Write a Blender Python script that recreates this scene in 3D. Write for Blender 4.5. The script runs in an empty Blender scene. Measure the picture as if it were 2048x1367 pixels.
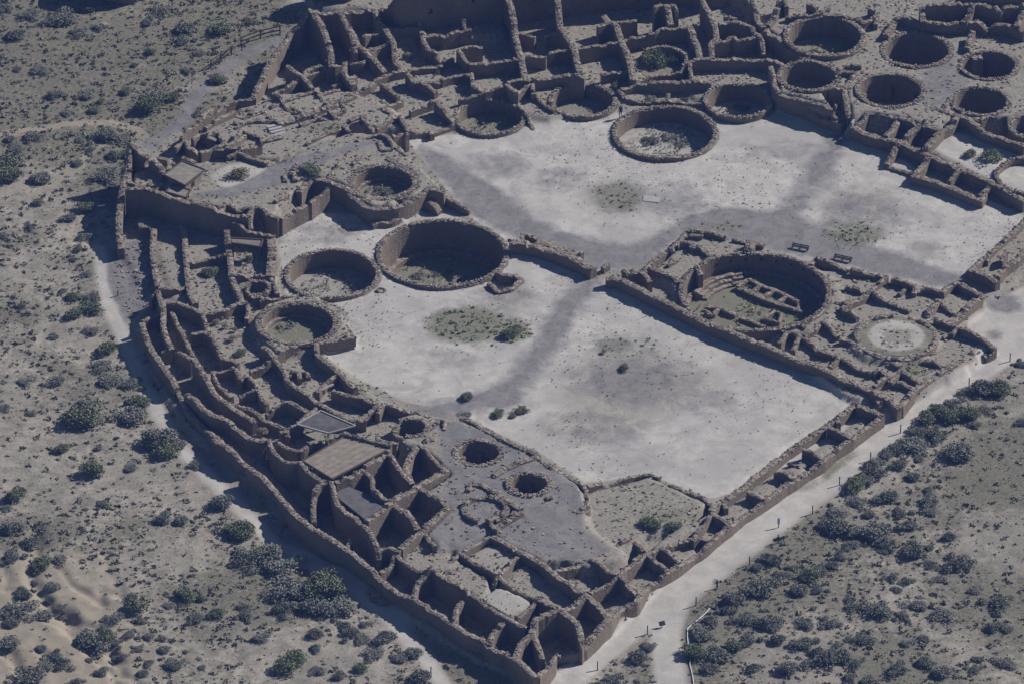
import bpy, math, random
import numpy as np
from mathutils import Vector, Matrix

random.seed(7); rng = np.random.default_rng(11)
S = bpy.context.scene
COL = S.collection
R = math.radians

# ------------------------------------------------------------------ camera
W, H = 2048.0, 1367.0
HFOV, DEP, PXM = R(8.0), R(32.2), 17.5
DIST = (W/2/PXM)/math.tan(HFOV/2)
CAM = np.array([0, -DIST*math.cos(DEP), DIST*math.sin(DEP)])
FWD = np.array([0, math.cos(DEP), -math.sin(DEP)])
UPV = np.array([0, math.sin(DEP), math.cos(DEP)])
FPX = W/2/math.tan(HFOV/2)
cam = bpy.data.cameras.new('camera'); camo = bpy.data.objects.new('camera', cam); COL.objects.link(camo)
cam.sensor_fit = 'HORIZONTAL'; cam.angle = HFOV; cam.clip_start = 10; cam.clip_end = 6000
camo.location = Vector(CAM); camo.rotation_euler = (math.pi/2-DEP, 0, 0)
S.camera = camo

def at(px, py, z=0.0):
    """the point at height z that the photograph shows at pixel (px, py)"""
    d = FWD*FPX + np.array([1., 0, 0])*(px-W/2) - UPV*(py-H/2)
    return CAM + d*((z-CAM[2])/d[2])

# ------------------------------------------------------------------ sky, sun, exposure
SUN_EL = R(36.0); SUN_AZ = (0.893, 0.450)            # where the sun stands, seen from above
w = bpy.data.worlds.new('World'); S.world = w; w.use_nodes = True
nt = w.node_tree; bg = nt.nodes['Background']
sky = nt.nodes.new('ShaderNodeTexSky'); sky.sky_type = 'NISHITA'; sky.sun_disc = False
sky.sun_elevation = SUN_EL; sky.sun_rotation = math.atan2(SUN_AZ[0], SUN_AZ[1]); sky.altitude = 1900
nt.links.new(sky.outputs[0], bg.inputs[0]); bg.inputs[1].default_value = 0.05
sl = bpy.data.lights.new('sun', 'SUN'); sl.energy = 5.0; sl.angle = R(0.53); sl.color = (1.0, 0.98, 0.955)
so = bpy.data.objects.new('sun', sl); COL.objects.link(so); so.location = (80, 60, 120)
sv = Vector((SUN_AZ[0]*math.cos(SUN_EL), SUN_AZ[1]*math.cos(SUN_EL), math.sin(SUN_EL)))
so.rotation_euler = sv.to_track_quat('Z', 'Y').to_euler()
S.view_settings.view_transform = 'Standard'; S.view_settings.look = 'None'
S.cycles.diffuse_bounces = 1; S.cycles.max_bounces = 4
S.view_settings.exposure = 0.05; S.view_settings.gamma = 1.0

# ------------------------------------------------------------------ materials
def newmat(name):
    m = bpy.data.materials.new(name); m.use_nodes = True
    n = m.node_tree.nodes; b = n['Principled BSDF']
    b.inputs['Roughness'].default_value = 0.95
    b.inputs['Specular IOR Level'].default_value = 0.12
    return m, m.node_tree, b
def nd(t, typ, **kw):
    n = t.nodes.new(typ)
    for k, v in kw.items(): setattr(n, k, v)
    return n
def mixc(t, fac, a, b):
    n = nd(t, 'ShaderNodeMix', data_type='RGBA')
    for i, v in ((0, fac), (6, a), (7, b)):
        if hasattr(v, 'links'): t.links.new(v, n.inputs[i])
        elif i == 0: n.inputs[0].default_value = v
        else: n.inputs[i].default_value = (*v, 1)
    return n.outputs[2]
def noise(t, co, scale, detail=6, rough=0.6, dist=0.0):
    n = nd(t, 'ShaderNodeTexNoise'); n.inputs['Scale'].default_value = scale
    n.inputs['Detail'].default_value = detail; n.inputs['Roughness'].default_value = rough
    n.inputs['Distortion'].default_value = dist
    t.links.new(co, n.inputs['Vector']); return n.outputs[0]
def ramp(t, x, a, b, lo=0.0, hi=1.0):
    n = nd(t, 'ShaderNodeMapRange'); t.links.new(x, n.inputs[0])
    for i, v in ((1, a), (2, b), (3, lo), (4, hi)): n.inputs[i].default_value = v
    return n.outputs[0]
def mth(t, op, a, b=0.0):
    n = nd(t, 'ShaderNodeMath', operation=op)
    for i, v in ((0, a), (1, b)):
        if hasattr(v, 'links'): t.links.new(v, n.inputs[i])
        else: n.inputs[i].default_value = v
    return n.outputs[0]
def attr(t, name):
    return nd(t, 'ShaderNodeAttribute', attribute_name=name)
def bump(t, b, h, strength, dist):
    n = nd(t, 'ShaderNodeBump'); n.inputs['Strength'].default_value = strength; n.inputs['Distance'].default_value = dist
    t.links.new(h, n.inputs['Height']); t.links.new(n.outputs[0], b.inputs['Normal'])

def make_masonry():
    m, t, b = newmat('sandstone_masonry')
    co = nd(t, 'ShaderNodeNewGeometry').outputs['Position']
    mp = nd(t, 'ShaderNodeMapping'); t.links.new(co, mp.inputs[0]); mp.inputs['Scale'].default_value = (2.6, 2.6, 9.0)
    vor = nd(t, 'ShaderNodeTexVoronoi'); t.links.new(mp.outputs[0], vor.inputs['Vector']); vor.inputs['Scale'].default_value = 1.3
    big = noise(t, co, 0.22, 4); fine = noise(t, co, 5.0, 5, 0.7)
    c = mixc(t, ramp(t, big, .35, .68), (.15, .118, .092), (.235, .193, .152))
    sep = nd(t, 'ShaderNodeSeparateColor'); t.links.new(vor.outputs['Color'], sep.inputs[0])
    c = mixc(t, mth(t, 'MULTIPLY', sep.outputs[0], .55), c, (.30, .242, .182))
    c = mixc(t, ramp(t, fine, .5, .75, 0, .55), c, (.10, .075, .058))
    tone = attr(t, 'tone').outputs['Fac']
    c = mixc(t, ramp(t, tone, .5, 1.0, 0, .9), c, (.46, .41, .355))
    c = mixc(t, ramp(t, tone, .0, .4, .5, 0), c, (.15, .12, .10))
    t.links.new(c, b.inputs['Base Color'])
    bump(t, b, mth(t, 'ADD', fine, vor.outputs['Distance']), .6, .08)
    return m
def make_ground():
    m, t, b = newmat('sandy_ground')
    co = nd(t, 'ShaderNodeNewGeometry').outputs['Position']
    z1 = nd(t, 'ShaderNodeSeparateColor'); t.links.new(attr(t, 'zone_a').outputs['Color'], z1.inputs[0])
    z2 = nd(t, 'ShaderNodeSeparateColor'); t.links.new(attr(t, 'zone_b').outputs['Color'], z2.inputs[0])
    n1 = noise(t, co, .10, 5, .6, .3); n2 = noise(t, co, .55, 7, .68, .4); n3 = noise(t, co, 3.2, 6, .75); n4 = noise(t, co, 11., 3, .7)
    c = mixc(t, ramp(t, n2, .38, .62), (.445, .395, .325), (.255, .224, .178))         # sand and litter
    c = mixc(t, ramp(t, n1, .42, .62, 0, .6), c, (.25, .23, .19))
    c = mixc(t, ramp(t, n3, .50, .66, 0, .75), c, (.13, .118, .095))
    cov = attr(t, 'zone_b').outputs['Alpha']                                          # how densely low scrub covers the sand
    n6 = noise(t, co, 1.15, 7, .72, .6); n7 = noise(t, co, 2.6, 5, .7, .3)
    sc = ramp(t, mth(t, 'ADD', mth(t, 'MULTIPLY', cov, .42), mth(t, 'MULTIPLY', n6, .75)), .52, .68)
    c = mixc(t, mth(t, 'MULTIPLY', sc, .88), c, mixc(t, ramp(t, n7, .35, .68), (.12, .112, .078), (.24, .22, .165)))
    def edge(x, k=.55):                                                        # ragged border of a zone
        e = mth(t, 'ADD', x, mth(t, 'MULTIPLY', mth(t, 'SUBTRACT', n2, .5), k))
        e = mth(t, 'ADD', e, mth(t, 'MULTIPLY', mth(t, 'SUBTRACT', n3, .5), k*.5))
        return ramp(t, e, .25, .75)
    soil = mixc(t, ramp(t, n3, .42, .66), (.35, .315, .26), (.185, .168, .138))
    c = mixc(t, edge(z2.outputs[1]), c, soil)                                       # room soil and rubble
    tan = mixc(t, ramp(t, n2, .35, .7), (.375, .318, .24), (.27, .23, .175))
    c = mixc(t, edge(z2.outputs[0]), c, tan)
    pale = mixc(t, ramp(t, n2, .38, .66), (.57, .53, .478), (.44, .408, .368))
    pale = mixc(t, ramp(t, n1, .45, .62, 0, .75), pale, (.40, .375, .345))
    n5 = noise(t, co, .24, 6, .7, 1.2)
    pale = mixc(t, ramp(t, n5, .52, .66, 0, .6), pale, (.33, .305, .275))
    pale = mixc(t, ramp(t, noise(t, co, 1.6, 5, .75), .56, .70, 0, .4), pale, (.30, .275, .24))
    pale = mixc(t, ramp(t, n4, .56, .72, 0, .35), pale, (.28, .265, .24))
    c = mixc(t, edge(z1.outputs[0], .45), c, pale)
    path = mixc(t, ramp(t, n2, .36, .66), (.545, .50, .445), (.42, .388, .348))
    c = mixc(t, edge(z1.outputs[2], .5), c, path)
    grav = mixc(t, ramp(t, n2, .36, .66), (.205, .195, .197), (.15, .142, .145))
    grav = mixc(t, ramp(t, n4, .5, .75, 0, .4), grav, (.27, .255, .25))
    grav = mixc(t, ramp(t, n3, .48, .68, 0, .55), grav, (.255, .235, .215))
    grav = mixc(t, ramp(t, noise(t, co, .5, 7, .75, 1.0), .44, .62, 0, .75), grav, (.30, .275, .25))
    grav = mixc(t, ramp(t, noise(t, co, 1.7, 6, .8), .52, .68, 0, .6), grav, (.13, .12, .118))
    c = mixc(t, mth(t, 'MULTIPLY', edge(mth(t, 'MULTIPLY', z1.outputs[1], 1.2), .75), .92), c, grav)
    weed = mixc(t, ramp(t, n3, .4, .62), (.155, .158, .095), (.225, .205, .15))
    wf = mth(t, 'MULTIPLY', ramp(t, mth(t, 'ADD', z2.outputs[2], mth(t, 'SUBTRACT', n2, .5)), .2, .7), ramp(t, n3, .34, .56, .35, 1))
    c = mixc(t, wf, c, weed)
    t.links.new(c, b.inputs['Base Color'])
    bump(t, b, mth(t, 'ADD', mth(t, 'MULTIPLY', n3, .8), n4), .45, .12)
    return m
def make_leaf(name, a, bcol):
    m, t, b = newmat(name)
    tone = attr(t, 'tone').outputs['Fac']
    oi = nd(t, 'ShaderNodeObjectInfo')
    f = mth(t, 'ADD', mth(t, 'MULTIPLY', tone, .75), mth(t, 'MULTIPLY', oi.outputs['Random'], .3))
    t.links.new(mixc(t, f, a, bcol), b.inputs['Base Color'])
    return m
def plain(name, col, rough=.8, var=.25, scale=3.0, metal=0.0):
    m, t, b = newmat(name)
    co = nd(t, 'ShaderNodeTexCoord').outputs['Object']
    n = noise(t, co, scale, 5, .65)
    t.links.new(mixc(t, ramp(t, n, .3, .7), col, tuple(c*(1-var) for c in col)), b.inputs['Base Color'])
    b.inputs['Roughness'].default_value = rough; b.inputs['Metallic'].default_value = metal
    return m
M = dict(
    stone=make_masonry(), ground=make_ground(),
    sage=make_leaf('sagebrush_leaves', (0.145, 0.145, 0.122), (0.33, 0.325, 0.275)),
    green=make_leaf('greasewood_leaves', (0.11, 0.13, 0.075), (0.28, 0.3, 0.18)),
    dark=make_leaf('saltbush_leaves', (0.112, 0.117, 0.098), (0.275, 0.275, 0.225)),
    dry=make_leaf('dry_tumbleweed_twigs', (0.28, 0.22, 0.155), (0.52, 0.43, 0.33)),
    olive=make_leaf('olive_brush_leaves', (0.15, 0.14, 0.065), (0.32, 0.29, 0.15)),
    grass=make_leaf('sparse_grass', (.15, .178, .085), (.33, .36, .20)),
    scrub=make_leaf('low_scrub', (0.135, 0.127, 0.1), (0.325, 0.305, 0.245)),
    twig=plain('grey_twig', (.16, .13, .10)),
    wood=plain('weathered_wood', (.13, .105, .085), .85, .35, 6),
    darkwood=plain('dark_bench_wood', (.045, .04, .04), .7, .3, 5),
    post=plain('dark_fence_post', (.075, .065, .055), .8, .3, 6),
    concrete=plain('pale_concrete', (.44, .42, .39), .9, .2, 2),
    whitep=plain('white_plastic_pipe', (.78, .80, .82), .5, .08, 2),
    blue=plain('blue_tarp', (.10, .30, .60), .6, .15, 4),
    boulder=plain('sandstone_boulder', (.27, .215, .15), .95, .4, .8),
    cloth=plain('dark_clothing', (.03, .035, .05), .9, .2, 5),
    skin=plain('skin', (.35, .22, .16), .6, .1, 5),
    hair=plain('dark_hair', (.03, .025, .02), .7, .1, 5),
    signp=plain('pale_blue_sign_panel', (.55, .70, .78), .4, .05, 3),
)
def roofmat(name, col, ribs):
    m, t, b = newmat(name)
    co = nd(t, 'ShaderNodeTexCoord').outputs['Object']
    wv = nd(t, 'ShaderNodeTexNoise'); mp = nd(t, 'ShaderNodeMapping'); mp.inputs['Scale'].default_value = (.6, .8, 1)
    t.links.new(co, mp.inputs[0]); t.links.new(mp.outputs[0], wv.inputs['Vector']); wv.inputs['Scale'].default_value = 2; wv.inputs['Detail'].default_value = 6
    c = mixc(t, ramp(t, wv.outputs[0], .35, .65), col, tuple(x*.72 for x in col))
    c = mixc(t, ramp(t, noise(t, co, .9, 6, .7), .55, .75, 0, .4), c, (.24, .21, .18))
    t.links.new(c, b.inputs['Base Color']); b.inputs['Roughness'].default_value = .7
    return m
M['roof_tan'] = roofmat('tan_roof_sheet', (.32, .265, .215), True)
M['roof_grey'] = roofmat('grey_roof_felt', (.155, .145, .145), False)
M['roof_shed'] = roofmat('shed_roof_felt', (.30, .265, .22), False)

# ------------------------------------------------------------------ the air between the aircraft and the ruin
def make_haze():
    m = bpy.data.materials.new('haze_air'); m.use_nodes = True; t = m.node_tree; t.nodes.remove(t.nodes['Principled BSDF'])
    v = t.nodes.new('ShaderNodeVolumePrincipled'); v.inputs['Color'].default_value = (.2, .37, 1.0, 1); v.inputs['Density'].default_value = .0001
    t.links.new(v.outputs[0], t.nodes['Material Output'].inputs['Volume'])
    b = MB(); b.box((0, 0, 222), (2600, 2600, 480)); o = mesh('haze', b.v, b.f, m); o['kind'] = 'stuff'; o['label'] = 'thin blue haze in the air over the whole ruin'; o['category'] = 'haze'
    return o
# ------------------------------------------------------------------ object helpers
def mesh(name, V, F, mat, parent=None, tone=None, smooth=False):
    me = bpy.data.meshes.new(name)
    V = np.asarray(V, dtype=np.float64).reshape(-1, 3)
    if isinstance(F, np.ndarray):
        k = F.shape[1]; n = len(F)
        me.vertices.add(len(V)); me.vertices.foreach_set('co', V.astype(np.float32).ravel())
        me.loops.add(n*k); me.loops.foreach_set('vertex_index', F.astype(np.int32).ravel())
        me.polygons.add(n); me.polygons.foreach_set('loop_start', np.arange(0, n*k, k, dtype=np.int32))
        me.update(calc_edges=True)
    else:
        me.from_pydata([tuple(v) for v in V], [], F); me.update()
    if tone is not None:
        a = me.attributes.new('tone', 'FLOAT', 'FACE'); a.data.foreach_set('value', np.asarray(tone, dtype=np.float32))
    if smooth: me.polygons.foreach_set('use_smooth', np.ones(len(me.polygons), dtype=bool))
    me.materials.append(mat)
    o = bpy.data.objects.new(name, me); COL.objects.link(o)
    if parent is not None: o.parent = parent; o.matrix_parent_inverse = Matrix.Translation(-Vector(parent.location))
    return o
def tag(o, label, cat=None, group=None, kind=None):
    o['label'] = label
    if cat: o['category'] = cat
    if group: o['group'] = group
    if kind: o['kind'] = kind
    return o
def thing(name, label, cat, loc, group=None):
    o = bpy.data.objects.new(name, None); COL.objects.link(o); o.location = Vector(loc); o.empty_display_size = .5
    return tag(o, label, cat, group)
class MB:
    """collects boxes, bars and prisms into one mesh"""
    def __init__(s): s.v = []; s.f = []; s.t = []
    def box(s, c, size, rot=None, tone=.6, jit=0.):
        n = len(s.v)
        for dx, dy, dz in ((-1,-1,-1),(1,-1,-1),(1,1,-1),(-1,1,-1),(-1,-1,1),(1,-1,1),(1,1,1),(-1,1,1)):
            p = np.array([dx*size[0]/2, dy*size[1]/2, dz*size[2]/2])
            if jit: p = p + rng.uniform(-jit, jit, 3)*np.array(size)
            if rot is not None: p = rot @ p
            s.v.append(p+np.asarray(c))
        for q in ((0,3,2,1),(4,5,6,7),(0,1,5,4),(1,2,6,5),(2,3,7,6),(3,0,4,7)):
            s.f.append([n+i for i in q]); s.t.append(tone)
    def bar(s, a, b, wd, ht=None, tone=.6):
        a = np.asarray(a, float); b = np.asarray(b, float); d = b-a; L = np.linalg.norm(d); x = d/L
        up = np.array([0, 0, 1.]) if abs(x[2]) < .95 else np.array([0, 1., 0])
        y = np.cross(up, x); y /= np.linalg.norm(y); z = np.cross(x, y)
        s.box((a+b)/2, (L, wd, ht or wd), np.stack([x, y, z], 1), tone)
    def prism(s, poly, z0, z1, tone=.6):
        n = len(s.v); k = len(poly)
        z0 = z0 if hasattr(z0, '__len__') else [z0]*k; z1 = z1 if hasattr(z1, '__len__') else [z1]*k
        for (x, y), z in zip(poly, z0): s.v.append((x, y, z))
        for (x, y), z in zip(poly, z1): s.v.append((x, y, z))
        s.f.append([n+i for i in range(k)][::-1]); s.f.append([n+k+i for i in range(k)]); s.t += [tone]*2
        for i in range(k):
            j = (i+1) % k; s.f.append([n+i, n+j, n+k+j, n+k+i]); s.t.append(tone)
    def out(s, name, mat, parent=None): return mesh(name, s.v, s.f, mat, parent, s.t)
def rotz(a): return np.array([[math.cos(a), -math.sin(a), 0], [math.sin(a), math.cos(a), 0], [0, 0, 1.]])


make_haze()
# ------------------------------------------------------------------ kivas: (x, y, rim radius in photo px, rim z, floor z, wall thickness)
KIVAS = dict(
 deep=(885,506,133,.35,-4.1,.75), west=(665,547,97,.35,-2.0,.75), plaza=(1330,264,107,.42,-1.7,.8),
 north_a=(980,234,72,.45,-1.35,.6), north_b=(1166,200,69,.55,-1.4,.65), north_c=(1477,200,71,.75,-1.6,.6),
 east_a=(1617,152,64,2.6,.1,.7), east_b=(1649,72,83,3.0,.4,.8), east_c=(1833,100,73,2.55,-2.0,.7), east_d=(1780,180,71,2.55,-1.6,.65),
 east_e=(1977,130,61,2.55,-1.6,.6), east_f=(1961,202,61,2.55,-1.4,.65), east_g=(2068,252,52,2.4,.4,.6), court=(2062,350,73,1.7,.9,.6),
 terrace=(767,364,73,2.35,.5,1.1), platform=(595,645,85,1.55,-.2,1.0), sw_small=(822,853,38,2.2,0.,.7),
 sw_a=(957,904,53,2.1,-1.4,.8), sw_b=(1058,966,48,2.25,-1.2,.8), great=(1510,582,153,1.25,-1.5,.7),
 pit=(515,573,27,1.35,-.1,.5), brush=(1325,118,52,1.5,.2,.5),
)
KW = {}
for k, (px, py, r, zt, zf, th) in KIVAS.items():
    th *= .82; c = at(px, py, zt); e = at(px+r, py, zt); KW[k] = (c[0], c[1], np.linalg.norm(e-c), zt, zf, th)

# ------------------------------------------------------------------ ground heights, built from polygons measured on the photo
def axis(lo, hi, step, far):
    fine = np.arange(lo, hi+step/2, step); d = step; out = []; p = 0
    while p < far: d *= 1.5; p += d; out.append(p)
    o = np.array(out); return np.concatenate([lo-o[::-1], fine, hi+o])
GS = .3
AX = axis(-75, 76, GS, 600); AY = axis(-82, 100, GS, 600)
GX, GY = np.meshgrid(AX, AY)
def lat(seed, sc, X, Y, octs=4):
    """smooth value noise on the ground plane"""
    out = np.zeros_like(X); amp = 1.; tot = 0
    for o in range(octs):
        r = np.random.default_rng(seed+o); T = r.random((256, 256)); f = sc*2**o
        x = X*f+1000.3; y = Y*f+1000.7; ix = np.floor(x).astype(int); iy = np.floor(y).astype(int)
        u = x-ix; v = y-iy; u = u*u*(3-2*u); v = v*v*(3-2*v)
        g = lambda a, b: T[(iy+b) % 256, (ix+a) % 256]
        out += amp*((g(0,0)*(1-u)+g(1,0)*u)*(1-v)+(g(0,1)*(1-u)+g(1,1)*u)*v); tot += amp; amp *= .5
    return out/tot
def inpoly(X, Y, poly):
    m = np.zeros(X.shape, bool); n = len(poly)
    for i in range(n):
        x0, y0 = poly[i][:2]; x1, y1 = poly[(i+1) % n][:2]
        if y0 == y1: continue
        c = ((y0 > Y) != (y1 > Y)); m ^= c & (X < (x1-x0)*(Y-y0)/(y1-y0)+x0)
    return m
def pts(s):
    v = [float(q) for q in s.replace(',', ' ').split()]; return list(zip(v[0::2], v[1::2]))
def wpoly(s, z=0.): return [at(x, y, z) for x, y in pts(s)]
def segdist(X, Y, line):
    d = np.full(X.shape, 1e9)
    for (a, b) in zip(line[:-1], line[1:]):
        ax, ay, bx, by = a[0], a[1], b[0], b[1]; L2 = (bx-ax)**2+(by-ay)**2+1e-9
        t = np.clip(((X-ax)*(bx-ax)+(Y-ay)*(by-ay))/L2, 0, 1)
        d = np.minimum(d, np.hypot(X-ax-t*(bx-ax), Y-ay-t*(by-ay)))
    return d
def blur(A, n=1):
    for _ in range(n):
        B = A.copy(); B[1:-1] = (A[:-2]+2*A[1:-1]+A[2:])/4; A = B.copy(); A[:, 1:-1] = (B[:, :-2]+2*B[:, 1:-1]+B[:, 2:])/4
    return A
RUIN = wpoly("262,280 240,380 240,500 300,600 268,640 300,740 360,840 480,950 600,1060 760,1190 950,1320 1075,1362 1200,1280 1400,1090 1760,830 1800,820 1990,700 1920,660 2000,580 2120,500 2120,-60 620,-60 615,30 560,130 510,200 400,250")
HF = np.zeros(GX.shape)
inside = inpoly(GX, GY, RUIN)
HF[~inside] = (-.5 + .9*(lat(3, .045, GX, GY, 3)-.5) + .35*(lat(9, .25, GX, GY, 3)-.5))[~inside]
# eroded slope at the lower left: ridges and small gullies
g0 = at(60, 1290); dg = np.clip(1-np.hypot((GX-g0[0])/26, (GY-g0[1])/24), 0, 1)
rid = np.abs(lat(21, .17, GX+.45*GY, GY*.6, 5)-.5)*2
HF -= np.clip(dg*1.6, 0, 1)*((.13-np.clip(rid, 0, .13))*4.5)
HF += np.clip(dg*1.3, 0, 1)*(.35*(lat(34, .5, GX+.4*GY, GY*.5, 4)-.5)+.8*(lat(33, .06, GX, GY, 3)-.4))
gu = segdist(GX, GY, wpoly("70,1050 75,1110 60,1150 95,1200 130,1225 150,1250 180,1275 230,1310"))
HF -= .55*np.exp(-(gu/.8)**2)
ZONES = [
 (.25, "255,395 300,460 345,600 330,650 480,900 640,1060 760,1180 820,1170 850,1080 900,920 890,840 760,800 640,700 530,660 540,560 550,460 380,395"),
 (.4, "470,215 560,190 600,120 615,40 640,-60 1560,-60 1560,180 1420,225 1350,160 1260,205 1100,240 1040,225 900,250 815,285 700,262 600,310"),
 (1.2, "640,20 720,15 780,70 900,75 1010,70 1010,-70 640,-70"),
 (2.4, "1440,-60 2120,-60 2120,205 2010,237 1920,240 1883,261 1836,247 1796,234 1731,226 1700,237 1689,177 1660,176 1650,190 1671,213 1628,203 1557,186 1552,150 1572,134 1626,119 1578,94 1568,84 1530,58 1500,20"),
 (1.0, "1845,290 1890,262 1920,250 1965,272 2120,330 2120,430 2045,395 1960,360 1850,303"),
 (2.35, "262,345 300,332 345,327 415,320 440,323 480,313 560,320 600,302 640,282 700,262 780,268 815,300 820,310 888,371 884,380 855,377 836,392 812,409 790,413 745,417 715,402 712,387 695,376 675,366 650,358 625,357 608,365 598,384 612,404 598,413 578,423 557,436 530,432 500,425 440,418 360,400 300,374 262,374"),
 (1.25, "300,335 345,300 400,250 430,250 560,185 700,180 790,215 810,260 700,250 650,285 600,303 560,322 480,316 440,326 345,330"),
 (1.45, "508,640 522,680 550,705 710,672 700,655 690,630 665,610 640,590 580,590 530,605"),
 (.55, "480,548 548,548 555,600 520,600 488,590 475,570"),
 (1.5, "897,1018 960,1000 1100,1010 1180,1030 1255,1095 1195,1122 1130,1119 1082,1124 1030,1096 981,1070 926,1100 870,1142 830,1098"),
 (2.05, "790,835 830,822 880,838 925,838 1000,868 1078,908 1130,945 1162,968 1182,1010 1170,1030 1110,1040 1040,1050 960,1050 905,1075 860,1100 808,1104 899,1022 846,984 897,947 846,898 800,890"),
 (1.3, "1120,1040 1180,1020 1230,1050 1300,1060 1260,1110 1180,1135 1120,1122"),
 (.8, "1165,985 1300,950 1425,1008 1420,1040 1330,1090 1250,1110 1180,1060"),
 (.6, "1580,535 1690,540 1900,583 1955,592 1897,645 1922,656 1985,690 1930,735 1770,818 1690,790 1570,700 1650,640"),
 (.85, "1385,465 1580,505 1675,560 1690,610 1650,655 1560,672 1470,650 1380,615 1330,560 1300,545"),
 (1.15, "1700,690 1715,645 1790,622 1860,640 1880,680 1850,715 1790,725 1730,715"),
 (.2, "552,472 562,440 600,409 645,390 690,405 718,433 745,446 790,442 800,428 860,420 700,480 560,482"),
]
for z, s in ZONES: HF[inpoly(GX, GY, wpoly(s, z))] = z
for z, s in [(-.35, "1150,1310 1090,1365 1000,1330 800,1200 840,1160 905,1130 1010,1180 1130,1220 1240,1140 1290,1090 1400,1050 1600,925 1760,815 1750,800 1600,880 1430,1010 1300,1110"),
             (-.3, "585,1000 640,1060 700,1130 780,1160 800,1110 760,1060 700,1010 620,960 600,920 560,900 530,930")]:
    HF[inpoly(GX, GY, wpoly(s, z))] = z
for z, zp, s in [(-.3, 2.7, "655,960 696,957 780,892 840,886 889,932 840,970 896,1010 845,1050 800,1094 762,1092 745,1060 690,1030"), (-.8, .4, "982,552 1000,545 1035,552 1042,558 1020,575 995,580 978,562")]:
    HF[inpoly(GX, GY, wpoly(s, zp))] = z
HF[inpoly(GX, GY, wpoly('806,1110 858,1084 925,1102 868,1142 846,1130', 2.2))] = 1.3
for z, zp, q in [(2.0, 2.2, '960,1190 985,1170 1000,1167.5 1025,1175 1060,1193.75 1071.25,1201.25 1031.25,1230 1015,1233.75 985,1216.25 960,1200'), (1.2, 1.9, '870,1142.5 890,1133.75 917.5,1105 945,1121.25 982.5,1143.75 985,1170 960,1190 955,1192.5 932.5,1172.5 910,1163.75 880,1147.5'), (.95, 1.6, '925,1103.75 955,1086.25 981.25,1072.5 1010,1083.75 1045,1106.25 1025,1118.75 998.75,1143.75 985,1141.25 945,1118.75'), (.75, 1.9, '1001.25,1145 1027.5,1120 1048.75,1107.5 1082.5,1126.25 1102.5,1141.25 1170,1188.75 1150,1208.75 1117.5,1216.25 1092.5,1203.75 1060,1191.25 1025,1171.25'), (1.35, 2.0, '801.25,1097.5 845,1065 870,1090 880,1097.5 920,1105 887.5,1132.5 867.5,1141.25 862.5,1128.75 835,1141.25 800,1112.5')]: HF[inpoly(GX, GY, wpoly(q, zp))] = z
_m = inpoly(GX, GY, wpoly("897,1018 862,1060 905,1088 926,1098 981,1070 1030,1096 1082,1124 1130,1119 1195,1122 1255,1095 1180,1030 1182,1010 1162,968 1078,908 925,838 880,838 899,940", 1.8)).astype(float)*(HF > 1.2)
for _ in range(60): HF = np.where(_m > 0, blur(HF*_m)/np.maximum(blur(_m), 1e-3), HF)
HF += inside*(.16*(lat(40, .35, GX, GY, 3)-.5))
HF = blur(HF, 1)
for k, (cx, cy, r, zt, zf, th) in KW.items():
    d = np.hypot(GX-cx, GY-cy); HF[d < r-th*.35] = zf-.25
FX0, FY0 = np.searchsorted(AX, -75), np.searchsorted(AY, -82)
def hf(x, y):
    """ground height under points of the finely gridded part"""
    x = np.asarray(x, float); y = np.asarray(y, float)
    ix = np.clip(np.searchsorted(AX, x)-1, 0, len(AX)-2); iy = np.clip(np.searchsorted(AY, y)-1, 0, len(AY)-2)
    u = np.clip((x-AX[ix])/(AX[ix+1]-AX[ix]), 0, 1); v = np.clip((y-AY[iy])/(AY[iy+1]-AY[iy]), 0, 1)
    return (HF[iy,ix]*(1-u)+HF[iy,ix+1]*u)*(1-v)+(HF[iy+1,ix]*(1-u)+HF[iy+1,ix+1]*u)*v
def ground_at(px, py):
    z = 0.
    for _ in range(6): p = at(px, py, z); z = .5*z+.5*float(hf(p[0], p[1]))
    p = at(px, py, z); return np.array([p[0], p[1], float(hf(p[0], p[1]))])

# ------------------------------------------------------------------ what the ground is made of (real surface zones)
def zone(): return np.zeros(GX.shape)
pale, grav, path, tan, soil, weed = (zone() for _ in range(6))
def area(A, s, v=1.0, z=0.): A[inpoly(GX, GY, wpoly(s, z))] = v
def stroke(A, s, wpx, v=1.0, z=0., soft=.6):
    d = segdist(GX, GY, wpoly(s, z)); hw = wpx/PXM/2
    np.maximum(A, v*np.clip((hw+soft-d)/(2*soft), 0, 1), out=A)
def blob(A, px, py, rx, ry, v, z=0.):
    c = at(px, py, z); d = np.hypot((GX-c[0])/(rx/PXM), (GY-c[1])/(ry/PXM/.53)); np.maximum(A, v*np.clip(1.6-1.2*d, 0, 1), out=A)
area(soil, "262,280 240,380 240,500 300,600 268,640 300,740 360,840 480,950 600,1060 760,1190 950,1320 1075,1362 1200,1280 1400,1090 1760,830 1800,820 1990,700 1920,660 2000,580 2120,500 2120,-60 620,-60 615,30 560,130 510,200 400,250")
PLAZA_E = "815,282 900,268 1010,268 1060,250 1230,225 1440,235 1560,215 1640,250 1700,262 1790,310 1850,350 2048,430 2048,460 1960,530 1880,580 1540,505 1380,470 1290,530 1200,545 1020,485 940,435"
PLAZA_W = "555,470 600,430 720,430 900,425 1020,490 1040,500 1200,565 1200,555 1400,640 1765,812 1630,900 1425,998 1300,950 1170,965 1080,905 930,835 800,798 720,760 640,705 712,685 690,620 640,590 570,590"
for s in (PLAZA_E, PLAZA_W): area(pale, s); area(soil, s, 0)
area(pale, "1850,290 1890,262 1965,272 2120,330 2120,430 2045,395", .75, 1.0)
area(pale, "1735,675 1760,645 1800,632 1845,650 1852,685 1820,708 1775,708", 1, 1.2)
area(pale, "420,350 470,322 540,340 560,362 480,378 430,372", .75, 2.35)
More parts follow.
